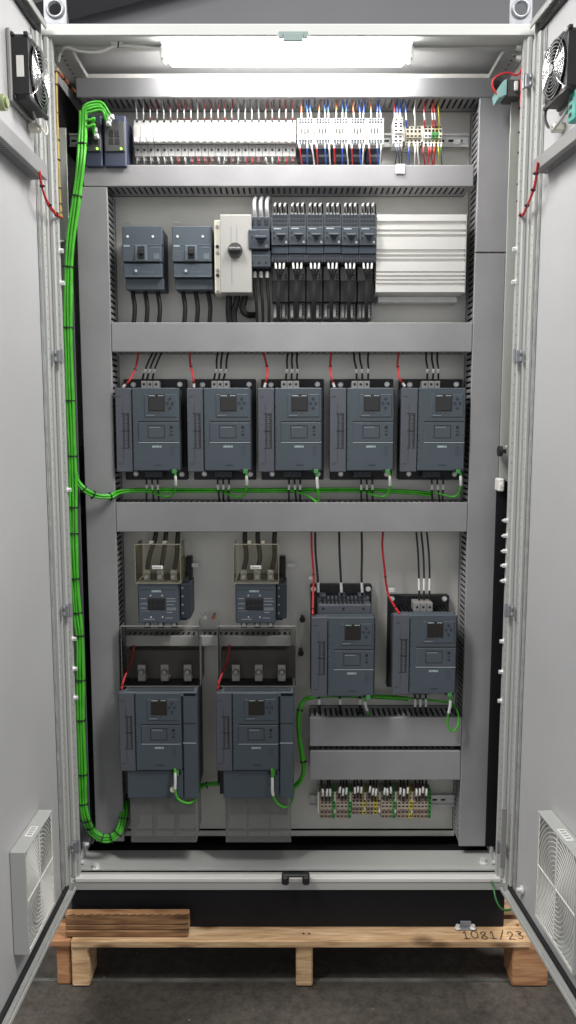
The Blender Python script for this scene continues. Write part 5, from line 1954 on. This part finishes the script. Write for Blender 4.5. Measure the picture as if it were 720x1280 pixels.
# wire ducts across the doors, terminals and leads below the fans
for sg in (-1, 1):
    fn = DF(sg)
    if sg < 0:
        s_, zt_ = dhit(sg, 50, 203, .03)
        _, zb_ = dhit(sg, 50, 222, .03)
    else:
        s_, zt_ = dhit(sg, 672, 200, .03)
        _, zb_ = dhit(sg, 672, 216, .03)
    nm = 'beside the green cables' if sg < 0 else 'beside the teal switch'
    t = thing('door_duct', 'short slotted grey duct across the door under the fan ' + nm, 'cable duct', fn(Vector((.3, 0, zb_))), 'slotted ducts on the doors')
    MB(fn).cbox(.082, DH - .03, .036, .040, zb_, zt_, .001).build('lid', DUCT if sg < 0 else GREYP, t)
    b = MB(fn)
    for (f, g) in ((.003, .010), (.026, .0355)):
        b.box(.084, DH - .032, f, g, zb_ + .001, zb_ + .0025)
    p = .086
    while p < DH - .04:
        b.box(p, p + .007, .010, .026, zb_ + .001, zb_ + .0025)
        p += .0115
    b.build('side_wall', DUCT, t)
    MB(fn).box(.084, DH - .032, .003, .036, zt_ - .0025, zt_ - .001).build('base', DUCT, t)
    # terminal cluster under the fan
    if sg < 0:
        pts = [(52, 145), (44, 165), (30, 168), (20, 160), (10, 150), (4, 142)]
    s_, zz = dhit(sg, 40 if sg < 0 else 700, 160, .01)
    nm2 = nm
    b = MB(fn).cbox(s_ - .012, s_ + .012, .003, .028, zz - .008, zz + .008, .002)
    b.cyl((s_, .0285, zz), (s_, .034, zz), .005, 10, 1)
    tag(b.build('wire_connector', [CREAM, STEEL]), 'small cream wire connector hanging under the door fan ' + nm, 'connector', 'wire connectors under the door fans')
    if sg < 0:
        wire('fan_lead', [fn(Vector(v)) for v in ((s_ - .03, .03, zz + .035), (s_ - .035, .035, zz + .01), (s_ - .02, .035, zz - .008), (s_, .032, zz), )], .0022, WHITE, 'thin white lead looping under the door fan ' + nm, 'wire')
        wire('fan_lead', [fn(Vector(v)) for v in ((s_, .03, zz), (s_ + .03, .03, zz + .006), (s_ + .06, .03, zz + .03), (s_ + .09, .025, zz + .05))], .0028, GREYW, 'thin grey lead running forward from the connector under the door fan ' + nm, 'wire')
        sx, zx = dhit(sg, 4, 128, .02)
        b = MB(fn).cyl((sx, .003, zx), (sx, .025, zx), .016, 16)
        b.cyl((sx, .0255, zx), (sx, .03, zx), .010, 12)
        tag(b.build('cable_gland', mat('olive_plastic', (.28, .33, .16), .45)), 'olive green cable gland below the door fan beside the green cables', 'gland')
    else:
        wire('fan_lead', [fn(Vector(v)) for v in ((s_ - .02, .035, zz + .055), (s_ - .025, .035, zz + .03), (s_ - .012, .034, zz + .008), (s_, .032, zz))], .0034, CABLE, 'black lead dropping from the door fan beside the teal switch', 'wire')
        wire('fan_lead', [fn(Vector(v)) for v in ((s_, .03, zz), (s_ + .02, .035, zz - .012), (s_ + .045, .032, zz - .004), (s_ + .06, .02, zz + .02))], .0028, GREYW, 'grey lead looping under the door fan beside the teal switch', 'wire')
        sx, zx = dhit(sg, 718, 128, .02)
        b = MB(fn).cbox(sx - .012, sx + .02, .003, .028, zx - .04, zx + .02, .002)
        for k in range(3):
            b.box(sx - .006, sx + .006, .0282, .029, zx - .03 + k * .016, zx - .022 + k * .016, 1)
        tag(b.build('door_terminal', [mat('sea_green_plastic', (.05, .33, .27), .45), INK]), 'sea green terminal on the door beneath the fan beside the teal switch', 'terminal')

# filter units low on the doors
for sg in (-1, 1):
    fn = DF(sg)
    n1 = .038
    if sg < 0:
        sN, zTn = dhit(sg, 32, 1075, n1)
        _, zBn = dhit(sg, 36, 1196, n1)
        sF, zTf = dhit(sg, 66, 1012, n1)
    else:
        sN, zTn = dhit(sg, 722, 1075, n1)
        _, zBn = dhit(sg, 722, 1200, n1)
        sF, zTf = dhit(sg, 672, 1013, n1)
    zT = max(zTf, zTn) if abs(zTf - zTn) < .03 else (zTf + zTn) / 2
    if sg < 0:
        zB_ = zBn
    else:
        zB_ = zT - .265
    s0_, s1_ = sorted((sN, sF))
    nm = 'beneath the green cable bend' if sg < 0 else 'beside the hanging earth wire'
    t = thing('filter_unit', 'pale grey filter unit with wire guard on the door ' + nm, 'filter', fn(Vector(((s0_ + s1_) / 2, 0, zB_))), 'filter units on the doors')
    b = MB(fn)
    wl = .004
    b.cbox(s1_ - wl, s1_, .003, n1, zB_, zT, .001)
    b.cbox(s0_, s0_ + wl, .003, n1, zB_, zT, .001)
    b.cbox(s0_ + wl, s1_ - wl, .003, n1, zT - wl, zT, .001)
    b.cbox(s0_ + wl, s1_ - wl, .003, n1, zB_, zB_ + wl, .001)
    b.build('frame', GREY, t)
    MB(fn).box(s0_ + wl, s1_ - wl, .004, .010, zB_ + wl, zT - wl).build('filter_mat', GREY, t)
    sc, zc = (s0_ + s1_) / 2, (zT + zB_) / 2
    hs, hz = (s1_ - s0_) / 2 - .006, (zT - zB_) / 2 - .006
    b = MB(fn)
    for k in range(16):
        f = .07 + .083 * k
        run = []
        for i in range(121):
            a = 2 * math.pi * i / 120 + math.pi / 4
            u, v = f * math.cos(a), f * math.sin(a)
            if max(abs(u), abs(v)) <= 1.0:
                run.append((sc + hs * u, n1 - .004, zc + hz * v))
            if (max(abs(u), abs(v)) > 1.0 or i == 120) and run:
                if len(run) > 2:
                    b.tube(run[::2] if len(run) > 8 else run, .0012, 5)
                run = []
    for (ua, va, ub, vb) in ((-1, -1, 1, -1), (1, -1, 1, 1), (1, 1, -1, 1), (-1, 1, -1, -1)):
        b.tube([(sc + hs * (ua + (ub - ua) * q_ / 4), n1 - .0035, zc + hz * (va + (vb - va) * q_ / 4)) for q_ in range(5)], .0018, 5)
    b.tube([(sc - hs, n1 - .003, zc), (sc, n1 - .003, zc), (sc + hs, n1 - .003, zc)], .0022, 5)
    b.tube([(sc, n1 - .003, zc - hz), (sc, n1 - .003, zc), (sc, n1 - .003, zc + hz)], .0022, 5)
    b.build('guard', WHITE, t)
    for f in (-.8, -.3, .3, .8):
        b = MB(fn)
        b.cbox(s0_ - .008, s0_ - .0005, .020, n1 - .004, zc + hz * f - .004, zc + hz * f + .004, .001)
        b.build('clip', WHITE, t)
    b = MB(fn).box(s0_ + (s1_ - s0_) * .42, s0_ + (s1_ - s0_) * .66, .012, .030, zT + .0003, zT + .0008)
    for q_ in range(4):
        ss = s0_ + (s1_ - s0_) * (.45 + .05 * q_)
        b.box(ss, ss + .004, .015, .027, zT + .0008, zT + .0011, 1)
    b.build('sticker', [WHITEB, GREYP], t)

# ------------------------------------------------------------------ light
W_ = bpy.data.worlds.new('World')
S.world = W_
W_.use_nodes = True
bg = W_.node_tree.nodes['Background']
bg.inputs['Color'].default_value = (0.93, 0.96, 1.0, 1)
bg.inputs['Strength'].default_value = 0.6


def area(name, loc, target, sx, sy, power, col=(1, .98, .95)):
    l = bpy.data.lights.new(name, 'AREA')
    l.shape = 'RECTANGLE'
    l.size, l.size_y = sx, sy
    l.energy = power
    l.color = col
    o = bpy.data.objects.new(name, l)
    o.location = loc
    o.rotation_euler = (Vector(target) - Vector(loc)).to_track_quat('-Z', 'Y').to_euler()
    COL.objects.link(o)
    return o


area('hall_lamp', (-1.7, -1.7, 4.4), (0, -.3, 0.6), .5, 1.6, 152)
area('hall_lamp', (1.8, -1.55, 4.4), (0, -.3, 0.6), .5, 1.6, 144)

cam = bpy.data.cameras.new('Camera')
co = bpy.data.objects.new('Camera', cam)
COL.objects.link(co)
co.location = CAM
co.rotation_euler = (math.pi / 2 - TILT, 0, 0)
cam.sensor_fit = 'VERTICAL'
cam.sensor_height = 36
cam.lens = 36 * F / 1280
cam.clip_start = .02
cam.clip_end = 100
S.camera = co
S.view_settings.view_transform = 'Standard'
S.view_settings.look = 'None'
S.view_settings.exposure = 0.12
S.view_settings.gamma = 1
S.cycles.use_denoising = True
S.cycles.max_bounces = 8
S.cycles.transparent_max_bounces = 16
